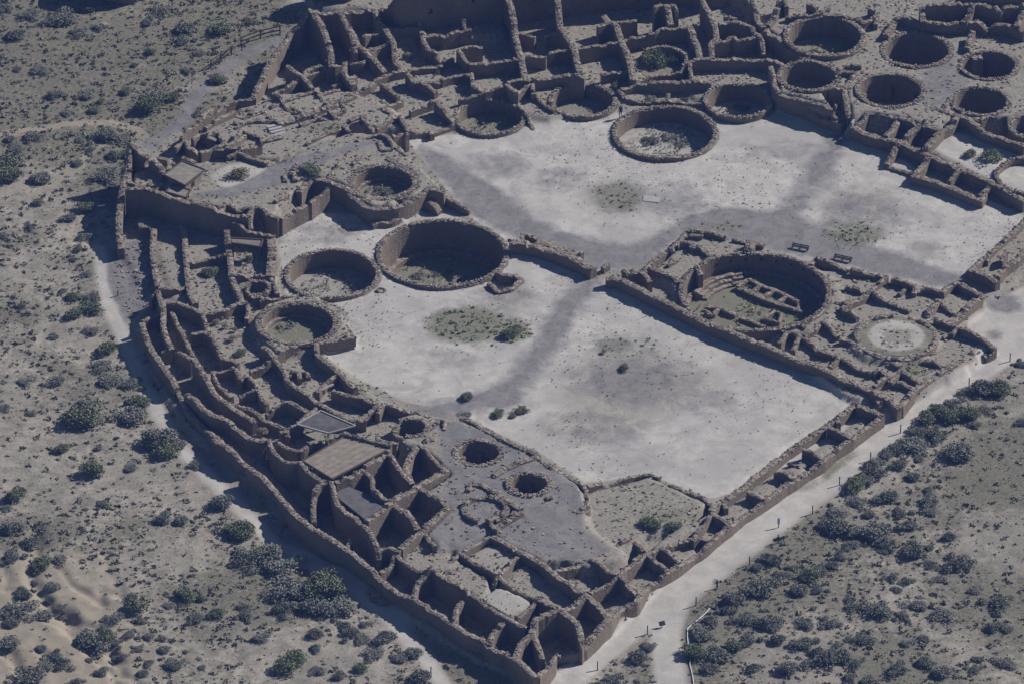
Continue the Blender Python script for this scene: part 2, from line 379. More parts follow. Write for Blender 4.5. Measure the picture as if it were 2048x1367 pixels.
area(pale, "560,300 600,290 520,260 500,300 540,310", .5, 1.2)

area(pale, "815,1100 850,1080 870,1110 840,1140", .6, .8)
area(grav, "822,290 850,288 930,338 1010,388 1062,430 1120,460 1200,484 1270,488 1330,460 1370,433 1430,418 1480,418 1560,430 1640,452 1750,492 1860,528 1945,560 1935,582 1880,576 1760,548 1660,525 1540,502 1400,467 1370,474 1300,530 1200,546 1150,522 1040,480 985,452 930,424 890,372", .8)
area(grav, "1655,262 1712,262 1692,305 1645,385 1605,445 1535,432 1570,385 1628,308", .6)
grav = blur(grav, 14)
stroke(grav, "1180,565 1130,620 1090,690 1040,760 960,805 840,825", 58, .72, 0, 1.6)
stroke(grav, "1100,690 1060,760 1000,810", 60, .4, 0, 2)
blob(grav, 1000, 795, 45, 22, .9)
blob(grav, 1230, 690, 40, 14, .8); blob(grav, 1250, 720, 90, 30, .3)
blob(grav, 1240, 395, 70, 45, .45); blob(weed, 1240, 395, 60, 40, .5)
area(grav, "360,395 470,372 570,318 690,290 790,258 800,266 760,285 640,330 560,372 450,400", .62, 2.35)
for a in [(1270,760,150,56,.5),(1190,860,130,46,.38),(1400,800,110,36,.36),(1720,430,120,60,.45),(1560,300,110,32,.32),(1120,360,80,36,.36),(960,640,120,56,.36),(900,720,80,30,.34),(1010,590,80,22,.45),(1350,400,90,46,.4),(1850,500,70,28,.34),(1640,360,60,50,.36),(1100,300,60,20,.3),(1000,330,80,40,.4),(620,460,60,14,.3),(660,470,70,24,.45)]: blob(grav, *a)
for a in [(1270,765,190,75,.6),(1180,850,130,45,.45),(1720,410,90,60,.5),(1230,395,90,45,.62),(960,640,110,45,.4),(1640,330,50,40,.42),(1040,600,80,24,.4)]: _t = zone(); blob(_t, *a); pale *= 1-np.clip(_t, 0, .62); soil[:] = np.maximum(soil, np.clip(_t*.5, 0, .5))
for a in ['1000,348 1018,365 1040,400 1062,430','1440,905 1500,880 1560,855','1190,700 1260,690 1340,712','1100,250 1180,262 1280,290','690,640 760,660 860,640 960,600']: stroke(grav, a, 8, .5, 0, .5)
area(grav, "1640,180 1600,190", .5)
blob(grav, 1890, 155, 45, 45, .9, 2.6); blob(grav, 1870, 190, 30, 22, .8, 2.6); blob(pale, 1905, 105, 22, 25, .8, 2.6); blob(pale, 1710, 225, 40, 10, .6, 2.6)
area(grav, "870,850 925,838 1078,908 1150,960 1175,1010 1160,1040 1230,1090 1130,1115 1020,1062 960,1100 890,1085 860,1045 900,950", .62, 2.0)
blob(grav, 905, 1070, 50, 22, .95, 2.0); blob(grav, 1080, 1060, 55, 40, .85, 2.0); blob(grav, 920, 930, 40, 40, .9, 2.0)
area(grav, "220,500 300,470 310,600 250,645 215,560", .75)
area(grav, "700,995 750,975 800,1000 770,1035 730,1030 690,1010", .9, .5)
stroke(path, "1090,1385 1180,1308 1400,1133 1600,983 1790,842 1990,712 2060,668", 66)
stroke(path, "1350,1190 1330,1250 1345,1380", 60, .9); stroke(path, "1330,1220 1600,1010 1700,940", 45, .7)
area(path, "1935,640 2000,590 2060,560 2060,720 1980,720 1950,690", 1); blob(grav, 2010, 600, 40, 20, .8); blob(grav, 1990, 662, 22, 14, .5); blob(path, 1780, 825, 40, 14, 1)
stroke(path, "200,490 205,560 225,615 240,650", 24); stroke(path, "215,600 250,670 285,760 360,890 480,1010 560,1090 680,1150 780,1230 860,1320 900,1380", 34, .85)
stroke(path, "560,1095 680,1130 800,1230", 60, .8)
stroke(grav, "660,20 590,65 500,95 440,140 395,180 372,225 330,265 300,290", 36, .85)
stroke(tan, "-40,268 60,255 140,240 220,236 275,250 290,275", 24, 1); stroke(tan, "-20,380 60,370 120,345 190,290 230,270", 14, .9); stroke(tan, "60,385 110,360 170,320", 10, .8)
blob(tan, 80, 1240, 170, 130, 1.0); blob(tan, 140, 1330, 150, 80, 1.0); blob(tan, 190, 1150, 90, 60, .6)
blob(tan, 460, 130, 80, 40, .4); blob(tan, 300, 10, 110, 30, .3)
for a in [(930,650,80,36,1.15),(1030,662,36,24,1.),(985,690,40,18,.4),(1705,470,70,32,.7),(1500,600,90,30,.95),(1560,660,60,12,.8),(1250,690,100,40,.35),(1350,1045,80,20,.6),
          (1320,270,60,22,.8),(765,385,50,22,.7),(600,660,55,20,.7),(880,555,60,20,.9),(650,580,50,16,.7),(690,460,60,20,.35),(1830,745,30,20,.8),(1860,680,25,20,.7),(1790,580,60,12,.6),(1440,455,60,14,.5),(660,275,60,20,.6),(470,350,28,14,.7),
          (1480,200,40,20,.6),(1165,200,35,20,.5),(980,240,40,20,.5),(1620,90,50,20,.8),(700,790,40,25,.6),(740,820,40,20,.7)]:
    blob(weed, *a)
area(weed, "1640,960 1720,900 1700,890 1640,930", .7); area(weed, "1580,960 1620,935 1650,960 1600,980", .4)
for cxk in ('plaza','deep','west'):
    c = KW[cxk]; m = (np.hypot(GX-c[0], GY-c[1]) < c[2]); pale[m] = .45; soil[m] = .4
grav = np.where(inpoly(GX, GY, wpoly('760,830 900,820 1000,860 1190,960 1260,1100 1130,1130 860,1150 780,1110', 1.5)) & (HF < 1.1) & inside, 0, grav)
path = np.where(inside & ~inpoly(GX, GY, wpoly('1880,620 2100,480 2100,760 1960,730')), 0, path)
area(pale, '960,1190 985,1170 1000,1167.5 1025,1175 1060,1193.75 1071.25,1201.25 1031.25,1230 1015,1233.75 985,1216.25 960,1200', .55, 2.0); area(pale, '925,1103.75 955,1086.25 981.25,1072.5 1010,1083.75 1045,1106.25 1025,1118.75 998.75,1143.75 985,1141.25 945,1118.75', .36, 1.6)
_keep = inpoly(GX, GY, wpoly('960,1190 985,1170 1000,1167.5 1025,1175 1060,1193.75 1071.25,1201.25 1031.25,1230 1015,1233.75 985,1216.25 960,1200', 2.2)) | inpoly(GX, GY, wpoly('925,1103.75 955,1086.25 981.25,1072.5 1010,1083.75 1045,1106.25 1025,1118.75 998.75,1143.75 985,1141.25 945,1118.75', 1.6)) | inpoly(GX, GY, wpoly("1850,290 1890,262 1965,272 2120,330 2120,430 2045,395", 1.)) | inpoly(GX, GY, wpoly("420,350 470,322 540,340 560,362 480,378 430,372", 2.35)) | ~inside
pale = np.where(_keep, pale, pale*np.clip((.6-HF)/.2, 0, 1))
grav = np.where(inside, grav*np.clip(.62+.95*lat(55, .16, GX, GY, 5), .4, 1.2), grav)
for nme in ('pale','grav','path','tan','soil','weed'): globals()[nme] = blur(globals()[nme], 2)

ny, nx = GX.shape
idx = np.arange(ny*nx).reshape(ny, nx)
quads = np.stack([idx[:-1,:-1], idx[:-1,1:], idx[1:,1:], idx[1:,:-1]], -1).reshape(-1, 4)
fc = lambda A: (A[:-1,:-1]+A[:-1,1:]+A[1:,1:]+A[1:,:-1]).ravel()/4
fp, fg, fpa, ft = fc(pale), fc(grav), fc(path), fc(tan)
cls = np.zeros(len(quads), int)
cls[fp > .5] = 1; cls[(fpa > .5)] = 2; cls[(fg > .55)] = 3; cls[(ft > .6) & (fg < .5)] = 0
VG = np.stack([GX, GY, HF], -1).reshape(-1, 3)
za = np.stack([pale, grav, path, np.ones_like(pale)], -1).reshape(-1, 4).astype(np.float32)
cover = np.clip((lat(61, .09, GX, GY, 5)-.36)*3.2, 0, 1)*.75+.25*np.clip((lat(62, .35, GX, GY, 4)-.3)*2, 0, 1)
_p = lambda px: at(*px)[:2]
_ul = np.clip((GY-at(300, 330)[1])/12, 0, 1)*np.clip((at(620, 100)[0]-GX)/6, 0, 1)
_re = np.clip((GX-at(1860, 1000)[0])/6, 0, 1)*(GY < at(1860, 760)[1])
cover = np.clip(cover+.45*_ul+.15*_re, 0, 1)*(1-np.clip(path, 0, 1))*(1-.8*np.clip(tan, 0, 1))*(~inside)
zb = np.stack([tan, soil, weed, cover], -1).reshape(-1, 4).astype(np.float32)
for ci, (nm, lab) in enumerate([('ground','scrubby sandy desert ground around and inside the ruin'),('plaza','pale bare sand of the plaza and courts'),('footpath','pale trodden footpath along the outer walls'),('gravel_path','grey gravel visitor path and terrace surface')]):
    q = quads[cls == ci]; u, inv = np.unique(q, return_inverse=True)
    o = mesh(nm, VG[u], inv.reshape(-1, 4), M['ground'], smooth=True)
    for an, arr in (('zone_a', za), ('zone_b', zb)):
        a = o.data.attributes.new(an, 'FLOAT_COLOR', 'POINT'); a.data.foreach_set('color', arr[u].ravel())
    tag(o, lab, kind='structure'); o['category'] = nm.replace('_', ' ')
# ------------------------------------------------------------------ masonry
def resample(P, step=.34, closed=False):
    P = np.asarray(P, float)
    if closed: P = np.vstack([P, P[:1]])
    d = np.r_[0, np.cumsum(np.hypot(*np.diff(P[:, :2], axis=0).T))]
    n = max(2, int(d[-1]/step)+1); s = np.linspace(0, d[-1], n)
    Q = np.stack([np.interp(s, d, P[:, i]) for i in range(3)], 1)
    return Q[:-1] if closed else Q
def wall_geo(P, th, base=None, closed=False, stones=1.9, rag=.085, inner_base=None):
    """rubble-topped wall along P (x, y, top); returns verts, faces, tones"""
    n = len(P)
    if closed: T = np.roll(P, -1, 0)-np.roll(P, 1, 0)
    else: T = np.gradient(P, axis=0)
    T = T[:, :2]/(np.hypot(T[:, 0], T[:, 1])[:, None]+1e-9); N = np.stack([-T[:, 1], T[:, 0]], 1)
    if not closed:                                              # keep mitres short
        Ns = N.copy(); Ns[1:-1] = (N[:-2]+N[1:-1]*2+N[2:])/4; N = Ns/np.hypot(Ns[:, 0], Ns[:, 1])[:, None]
    top = P[:, 2]+rng.normal(0, rag*.55, n)
    k = 0
    while k < n:                                                # missing and surviving chunks of the top courses
        L = rng.integers(2, 7); top[k:k+L] += rng.choice([0, 0, .08, -.12, -.26])*min(1, rag*10); k += L
    hl = th/2*(1+rng.normal(0, .016, n)); hr = th/2*(1+rng.normal(0, .016, n))
    Lp = P[:, :2]+N*hl[:, None]; Rp = P[:, :2]-N*hr[:, None]; Cp = P[:, :2]+N*rng.normal(0, .06, n)[:, None]
    if base is None:
        o = N*(th/2+.42)
        bl = np.minimum(hf(*(P[:, :2]+o).T), hf(*(P[:, :2]+o*1.5).T))-.3; br = np.minimum(hf(*(P[:, :2]-o).T), hf(*(P[:, :2]-o*1.5).T))-.3
    else: bl = np.full(n, base if inner_base is None else inner_base); br = np.full(n, base)
    bl = np.minimum(bl, top-.15); br = np.minimum(br, top-.15)
    j = lambda s: rng.normal(0, s, (n, 2))
    rows = [np.c_[Lp, bl], np.c_[Lp+j(.007), bl+(top-bl)*.55], np.c_[Lp+j(.014), top-abs(rng.normal(0, rag*.8, n))], np.c_[Cp, top+.03],
            np.c_[Rp+j(.014), top-abs(rng.normal(0, rag*.8, n))], np.c_[Rp+j(.007), br+(top-br)*.55], np.c_[Rp, br]]
    V = np.stack(rows, 1).reshape(-1, 3); F = []; tn = []
    m = n if closed else n-1
    for i in range(m):
        a = i*7; b = ((i+1) % n)*7
        for r in range(6):
            F.append((a+r, b+r, b+r+1, a+r+1)[::-1]); tn.append(.5 if r not in (2, 3) else .42+.34*rng.random())
    V = list(map(tuple, V))
    if not closed:
        for a in (0, (n-1)*7):
            F.append((a, a+1, a+5, a+6)); F.append((a+1, a+2, a+4, a+5)); F.append((a+2, a+3, a+4, a+4)[:3]); tn += [.5]*3
    if stones:
        L = np.hypot(*np.diff(P[:, :2], axis=0).T).sum(); ns = int(L*stones*(th/.6)*2.9)
        for _ in range(ns):
            i = rng.integers(0, n); f = rng.random()
            q = (i+1) % n if (closed or i < n-1) else i
            c = P[i, :2]*(1-f)+P[q, :2]*f+N[i]*rng.uniform(-.44, .44)*th
            a = rng.uniform(.10, .24)*rng.choice([.8, 1, 1.25]); b_ = rng.uniform(.08, .16); h = rng.uniform(.015, .075)
            z = top[i]*(1-f)+top[q]*f
            ang = math.atan2(T[i, 1], T[i, 0])+(rng.normal(0, .35) if rng.random() < .7 else math.pi/2)
            Rm = rotz(ang); nb = len(V); tt = float(np.clip(rng.normal(.62, .24), .05, 1))
            for dx, dy, dz in ((-1,-1,-1),(1,-1,-1),(1,1,-1),(-1,1,-1),(-1,-1,1),(1,-1,1),(1,1,1),(-1,1,1)):
                p = Rm @ np.array([dx*a/2*rng.uniform(.75, 1.1), dy*b_/2*rng.uniform(.75, 1.1), 0])
                V.append((c[0]+p[0], c[1]+p[1], z+(.02+h*rng.uniform(.6, 1.1) if dz > 0 else -.12)))
            for qd in ((4,5,6,7),(0,1,5,4),(1,2,6,5),(2,3,7,6),(3,0,4,7)):
                F.append(tuple(nb+x for x in qd)); tn.append(tt)
    return V, F, tn
def build_wall(name, P, th, parent, **kw):
    V, F, tn = wall_geo(resample(P), th, **kw); return mesh(name, V, F, M['stone'], parent, tn)

BLOCKS = []
def block(label, cat, anchor, text, name='room_block'): BLOCKS.append((name, label, cat, anchor, text))

block('long curved outer wall with a deep shadow strip on its desert side', 'ruin wall', (330,770), """
@200,560
t.8 335,340,1.5 360,430,1.6 420,560,1.6 500,680,1.6 560,760,1.6 600,820,1.5 615,855,1.1
t.7 620,870,.6 680,1010,.6 750,1100,.7 840,1180,.8 900,1235,1.1 980,1290,1.5 1060,1360,1.7
@400,780
t.8 110,370,1.5 180,430,1.8 270,490,1.8 320,560,1.5 380,605,1.2
t.8 390,610,1.9 440,650,2.0 540,730,2.0 590,790,1.5 640,840,1.3
t.8 640,850,1.4 760,990,1.9 870,1065,2.6 1000,1160,2.5 1170,1260,2.3 1270,1345,2.1
@400,1025
t.8 1265,360,2.1 1300,390,2.1 1420,490,1.9 1500,580,1.6 1580,640,1.4 1700,680,1.6
@760,1025
t.8 260,680,1.6 340,730,1.7 500,810,1.8 600,890,1.8 700,970,1.8 830,1010,1.7 870,1060,1.7 940,1110,1.6 1010,1120,1.8 1070,1165,2.3 1140,1210,2.3 1250,1310,2.4
""", 'curved_wall')
block('deep roofless rooms at the bottom corner where both outer walls meet', 'ruined rooms', (1060,1240), """
@760,1025
1262,1300,2.2 1330,1235,1.8 1390,1175,1.5 1400,1140,1.0
t.9 1400,1150,.5 1500,1125,.6 1630,1085,.8 1690,1000,1.2 1830,845,1.6 1900,790,.6 2047,705,.6
0,290,2.2 60,275,2.3 110,305,2.2 150,355,2.2 230,420,2.1 310,470,2.0 370,460,2.3 410,420,2.9
410,420,3.0 470,490,2.9 600,560,2.8 690,590,2.8 720,640,2.5 790,690,2.6 900,770,2.6 1020,840,2.8 1100,880,2.6 1170,910,2.5
t.7 400,440,3.0 360,500,2.4 300,560,2.0 270,680,1.6
t.7 655,690,2.4 610,760,2.2 600,880,1.7
t.8 1015,840,2.8 950,900,2.4 890,970,2.1 870,1050,1.7
t.8 1205,970,2.6 1130,1030,2.5 1085,1160,2.2
t.7 1225,950,2.6 1270,1070,2.5 1300,1170,2.0
t.9 1425,770,3.2 1320,820,3.0 1240,850,3.0 1215,945,2.6
t.8 1430,770,3.1 1540,840,2.9 1590,900,2.6 1620,1030,2.2 1630,1075,1.4
640,310,1.8 740,380,1.8 900,470,1.8 950,490,1.9 1060,590,1.8 1200,670,2.0 1260,690,2.4 1330,720,2.4 1410,760,2.7
940,490,1.9 910,570,1.3
1250,700,2.4 1170,770,2.3 1090,830,2.3
t.8 890,185,1.7 1000,230,1.6 1080,290,1.6 1150,320,1.7 1290,400,1.6 1370,460,2.2 1500,550,2.2 1640,650,2.4 1740,720,2.1 1830,830,1.8
1150,320,1.6 1070,370,1.4 960,470,1.8
640,320,1.7 520,430,1.2 430,470,1.6
t.8 1650,650,2.5 1560,730,2.2 1440,770,2.6
880,185,1.7 780,240,1.5 660,310,1.7
1690,360,1.7 1760,400,1.6 1830,470,1.5 1900,490,1.8
1690,360,1.6 1560,430,1.3 1400,460,1.7
1920,485,2.2 1970,540,2.0 1985,590,1.6 2047,640,1.1
1915,490,2.1 1840,560,1.6 1680,630,1.9
1690,360,1.4 1780,310,1.1 1850,270,1.1 1990,200,1.1
""")
block('row of low square rooms along the pale straight footpath', 'ruined rooms', (1500,980), """
@1200,1025
t.8 0,890,.9 80,800,.9 180,770,.6 290,720,.8 330,650,.9 380,590,.5 440,550,.5 540,470,.9 640,400,1.0 740,345,.6 820,300,.6 880,230,.9 960,165,.8 1050,90,1.0
160,490,1.9 210,560,1.6 260,580,1.3 320,640,1.0
380,310,1.9 440,370,1.8 480,400,1.4 540,460,1.1
480,270,1.6 560,320,1.4 640,400,1.0
480,270,1.5 420,310,1.6 380,310,1.8 300,390,1.5 200,450,1.6 150,490,1.8
740,220,1.0 800,185,1.1 870,205,1.0
480,270,1.4 600,230,1.0 740,200,1.0 850,60,1.2 890,10,1.4
350,310,1.0 270,370,.8
20,325,.9 130,235,.9 280,225,1.0 350,300,1.1
@1300,780
t.8 560,1140,.9 650,1070,.9 750,1000,.6 870,920,.6 930,860,.9 1000,820,.7 1080,755,.7 1160,705,.8 1260,640,.6 1380,560,.8 1470,490,.6 1610,385,.9 1730,290,.8 1860,190,1.0
490,960,1.7 570,1010,1.4 650,1075,.9
t.9 490,960,1.2 550,910,.7 640,850,.7 800,720,.7 960,600,.7 1100,480,.7 1220,400,.8 1400,290,.8 1500,215,.9 1640,100,1.1
780,810,1.0 850,840,1.0 920,870,.9
1000,630,1.1 1100,670,1.0 1150,710,.9
1220,460,1.2 1300,480,1.1 1380,550,.9
1430,280,1.2 1520,330,1.1 1610,380,.9
t.8 1660,110,1.3 1740,140,1.3 1830,175,1.1 1860,200,1.0
t.3 660,930,.1 780,985,.1
t.3 1110,580,.1 1260,640,.1
1490,210,1.1 1510,255,1.0
590,890,1.0 610,945,.8
""")
block('low retaining wall along the lower edge of the pale court', 'ruin wall', (1400,980), """
@1300,780
60,710,.9 150,750,.9 300,800,.8 420,850,.7 500,920,.7
@800,780
t.5 1480,860,.6 1700,740,.6 1900,670,.7 2010,670,.8 2080,700,.9
""", 'retaining_wall')
block('tall rooms around the large flat tan roof', 'ruined rooms', (690,960), """
@400,780
t.7 800,565,3.5 850,620,3.5 960,700,3.5 1040,715,3.5
550,395,2.6 590,490,2.8 640,540,3.0 720,580,3.2 790,575,3.3
620,400,2.6 700,460,2.6 790,485,2.7 840,460,2.8 870,420,3.0
870,415,3.2 930,395,3.2 975,400,3.1
t.7 1050,715,3.4 960,750,3.2 920,800,3.0 905,900,2.7 910,1045,2.0
t.7 1055,715,3.5 1075,830,3.4 1100,910,3.2 1200,990,3.2 1290,1050,3.2 1360,1130,3.1 1400,1210,2.9 1430,1290,2.5 1430,1345,1.8
t.8 1080,720,3.55 1200,680,3.5 1290,630,3.5 1400,560,3.5 1510,475,3.5
t.7 1505,480,3.5 1550,560,3.4 1620,660,3.1 1700,745,2.7
1270,640,3.3 1330,650,3.2 1380,690,3.1 1380,780,3.1 1450,840,3.0 1540,880,3.0
t.9 1540,880,3.0 1640,820,3.0 1760,750,2.8 1850,700,2.7 1980,620,2.5
1760,430,2.8 1820,480,2.8 1880,560,2.6 1960,615,2.5
t.8 1770,770,2.8 1860,830,2.8 1990,920,2.6
t.8 1550,900,3.0 1640,960,3.0 1720,1050,2.8 1740,1110,2.5
t.8 1330,1040,3.2 1430,960,3.2 1540,890,3.0
t.9 1600,1265,2.5 1770,1120,2.5 1890,1010,2.5 1990,930,2.5
1450,1265,2.4 1520,1255,2.4 1600,1290,2.4
1205,1195,1.8 1180,1260,1.6
t.8 1760,425,2.8 1690,500,2.7 1640,620,2.7 1690,740,2.7
1570,1300,2.2 1530,1400,1.8 1440,1460,1.7
1790,1120,2.4 1840,1190,2.2 1880,1250,2.1
t.4 1175,345,3.9 1350,390,3.9 1530,440,3.9
1010,400,3.0 1100,360,3.0 1180,340,3.2
950,110,1.4 870,180,1.6 780,270,1.9 640,320,1.7
""")
block('curving rows of roofless rooms just inside the long curved outer wall', 'ruined rooms', (430,730), """
@200,560
t.7 460,70,2.0 480,140,2.4 510,240,2.4 500,330,2.3 520,420,2.2 560,510,2.0 575,555,1.8
340,325,1.4 420,290,1.5 490,260,1.8
400,160,1.4 440,110,1.9 470,95,2.1
570,230,1.5 600,300,1.7 640,380,1.7 690,480,1.7 740,600,1.8 765,640,1.9
530,180,1.9 620,180,2.0 690,210,2.0 780,240,2.0 820,270,1.9 850,360,1.9 870,410,1.9
490,570,1.4 530,560,1.6 575,550,1.8
630,560,2.0 680,600,2.1 740,640,2.2
t.8 760,640,2.4 800,700,2.4 860,790,2.4 900,870,2.3 970,940,2.2 1010,980,2.2 1100,1040,2.0 1180,1080,1.9 1240,1130,1.9
t.8 690,890,1.6 760,950,1.8 830,1020,1.9 890,1070,1.9 1000,1110,1.9 1080,1170,2.0 1190,1265,2.2 1330,1290,2.4
730,430,2.0 820,410,2.0 880,430,2.0
870,430,2.0 920,490,2.0 950,560,1.9 980,610,1.9 1060,620,1.7 1110,660,1.4
890,730,1.4 990,720,1.4 1080,700,1.6
t.5 900,740,1.2 960,860,1.3 1060,930,1.3
1080,700,1.6 1130,780,1.7 1170,750,1.8 1230,790,1.8 1270,870,1.8 1290,940,1.6 1340,990,1.3
1120,930,1.3 1190,890,1.6 1250,875,1.8
1070,970,1.3 1140,1010,1.3 1220,1040,1.4 1310,1100,1.4 1400,1150,1.4 1480,1170,1.5
1330,1060,1.4 1400,1010,1.7 1500,970,2.0 1560,990,2.0 1660,1050,1.8
t.7 1300,530,1.9 1350,560,1.9 1420,640,1.8 1480,720,1.7 1500,790,1.7 1570,850,1.6 1640,890,1.6 1720,950,1.5 1760,990,1.4 1850,1040,1.4 1960,1100,1.4 2047,1140,1.4
1400,590,1.7 1480,550,1.7 1600,510,1.6 1700,495,1.5
1730,500,1.5 1880,480,1.5 2030,455,1.5
2030,455,1.5 1960,340,1.45 1880,240,1.45 1800,180,1.45 1700,140,1.45
t.7 1730,500,1.6 1740,590,1.6 1790,630,1.7 1880,700,1.7 1920,740,1.6 1980,800,1.6 2047,860,1.6
1200,725,1.3 1290,690,1.4 1360,650,1.6
1910,740,1.6 1810,800,1.4 1740,890,1.5
1510,755,1.0 1540,715,1.2 1590,730,1.2 1600,790,1.0
1610,720,1.1 1650,715,1.1 1670,760,1.0
1450,1205,1.6 1510,1190,1.9 1500,1255,1.3
@400,780
t.7 1060,0,1.6 1200,40,1.6 1300,60,1.6 1430,100,1.6 1470,100,1.6 1560,130,1.5 1650,150,1.5 1780,180,1.4 1830,190,1.2
960,110,1.5 1080,180,1.5 1170,230,1.5 1240,240,1.6 1330,240,1.6
1420,110,1.6 1350,180,1.4 1260,240,1.6
1470,105,1.6 1420,180,1.6
1850,300,2.2 1920,230,2.4 1960,240,2.4 1950,310,2.2
1800,400,2.4 1830,360,2.4 1865,395,2.3
1410,365,2.4 1500,400,2.3 1580,420,2.3
""")
block('large sunken roofless rooms below the tall shaded wall at the left', 'ruined rooms', (380,520), """
@200,300
t.8 330,545,1.5 330,600,1.4 400,600,1.3 435,640,1.2 425,700,1.1 420,800,1.0 430,900,1.0 445,1000,1.0 465,1085,1.1
t.8 660,590,1.4 680,680,1.2 680,780,1.0 690,880,1.0 700,1000,1.0 710,1080,1.0 720,1150,1.1 765,1225,1.5
t.8 1015,640,2.2 1020,720,1.8 1030,800,1.5 1045,900,1.4 1050,1000,1.4 1080,1080,1.5 1110,1140,1.5 1140,1205,1.6
t.5 710,900,1.0 800,890,1.0 900,860,1.1 1020,835,1.4
470,1100,1.0 560,1110,1.0 640,1100,1.0 695,1080,1.0
830,1300,1.5 920,1290,1.5 1000,1270,1.5 1090,1230,1.5 1180,1215,1.6
1050,575,2.4 1110,575,2.5 1150,610,2.3 1180,650,2.2 1290,665,2.1 1400,680,2.0
t1.2 1370,700,1.8 1380,800,1.7 1370,900,1.5 1360,1010,1.4
1050,1000,1.4 1200,1000,1.3 1360,1010,1.4
1210,1165,1.4 1300,1160,1.4 1310,1190,1.4
1280,1195,1.4 1440,1175,1.3 1590,1165,1.0
1360,1010,1.3 1400,1080,1.2 1420,1150,1.2
1180,1220,1.7 1190,1290,1.5 1170,1350,1.3
""")
block('tall shaded wall with a jagged tower corner and window hole, far left', 'ruin tower', (265,330), """
@200,300
t.9 225,170,3.5 195,260,3.4 165,370,3.0 155,500,2.4 150,620,1.8 160,720,1.3 170,795,1.0
t.7 200,305,4.0 300,310,3.9 380,310,3.9 470,340,3.9 560,370,3.9 650,400,3.9 720,410,3.9 830,440,3.9 920,470,3.8 950,500,3.4 1050,515,3.2 1190,530,3.0
t.7 1190,530,2.8 1220,460,3.2 1280,440,3.3 1320,470,3.2 1340,510,3.0 1430,540,2.8
960,490,3.2 1000,430,3.3 1040,430,3.3 1080,460,3.0 1110,490,2.8 1160,460,3.0 1220,450,3.2
1215,460,3.2 1200,550,2.7 1210,630,2.2
t.5 225,255,3.5 265,265,3.4 300,300,3.2
400,240,3.2 385,290,3.0
490,270,3.0 465,310,2.9
t.7 235,150,3.5 235,90,3.8 235,0,4.6 238,-85,5.5
455,60,3.3 545,80,3.2
580,110,3.1 600,100,3.2
""", 'ruin_tower')
block('raised rubble terrace with a sheer dark side, right of the shed', 'ruined rooms', (700,395), """
@200,300
t.9 1590,335,2.4 1640,265,2.6 1700,235,2.6 1800,240,2.6 1900,270,2.5 1980,310,2.5 2047,350,2.4
t.8 1440,550,2.5 1520,500,2.4 1600,460,2.4 1680,420,2.4
1680,420,2.6 1740,370,2.6 1825,315,2.7
1480,240,2.7 1480,185,2.8 1550,180,2.8 1560,240,2.7
1540,150,2.7 1560,130,2.8
1260,345,2.5 1300,315,2.6
1400,410,2.6 1500,340,2.7
1570,240,2.6 1620,220,2.6
1830,220,2.6 1900,120,2.6 2000,10,2.5
@700,300
t.8 -10,340,2.4 60,400,2.3 120,450,2.3 180,475,2.3 270,470,2.3 370,455,2.2 430,430,2.2 480,400,2.3 540,365,2.35 620,310,2.4
t.8 300,60,2.5 440,140,2.4 590,195,2.4 735,285,2.45 742,325,2.3 620,310,2.4
t.6 740,345,1.3 800,385,1.2 900,450,.9 960,490,.5
t1 560,350,1.6 640,400,1.4 700,460,.9 720,490,.5
t1.2 170,590,.8 220,560,1.0 330,555,.9 390,540,.6
20,110,2.6 80,50,2.7 120,40,2.6
@700,0
240,1070,2.8 300,1085,2.8 350,1160,2.7 450,1230,2.6 450,1280,2.5
340,1085,2.6 430,1060,2.4 460,1080,2.4
240,1070,2.7 100,1105,2.5 60,1125,2.5
225,1120,2.6 260,1200,2.6 340,1190,2.6
""")
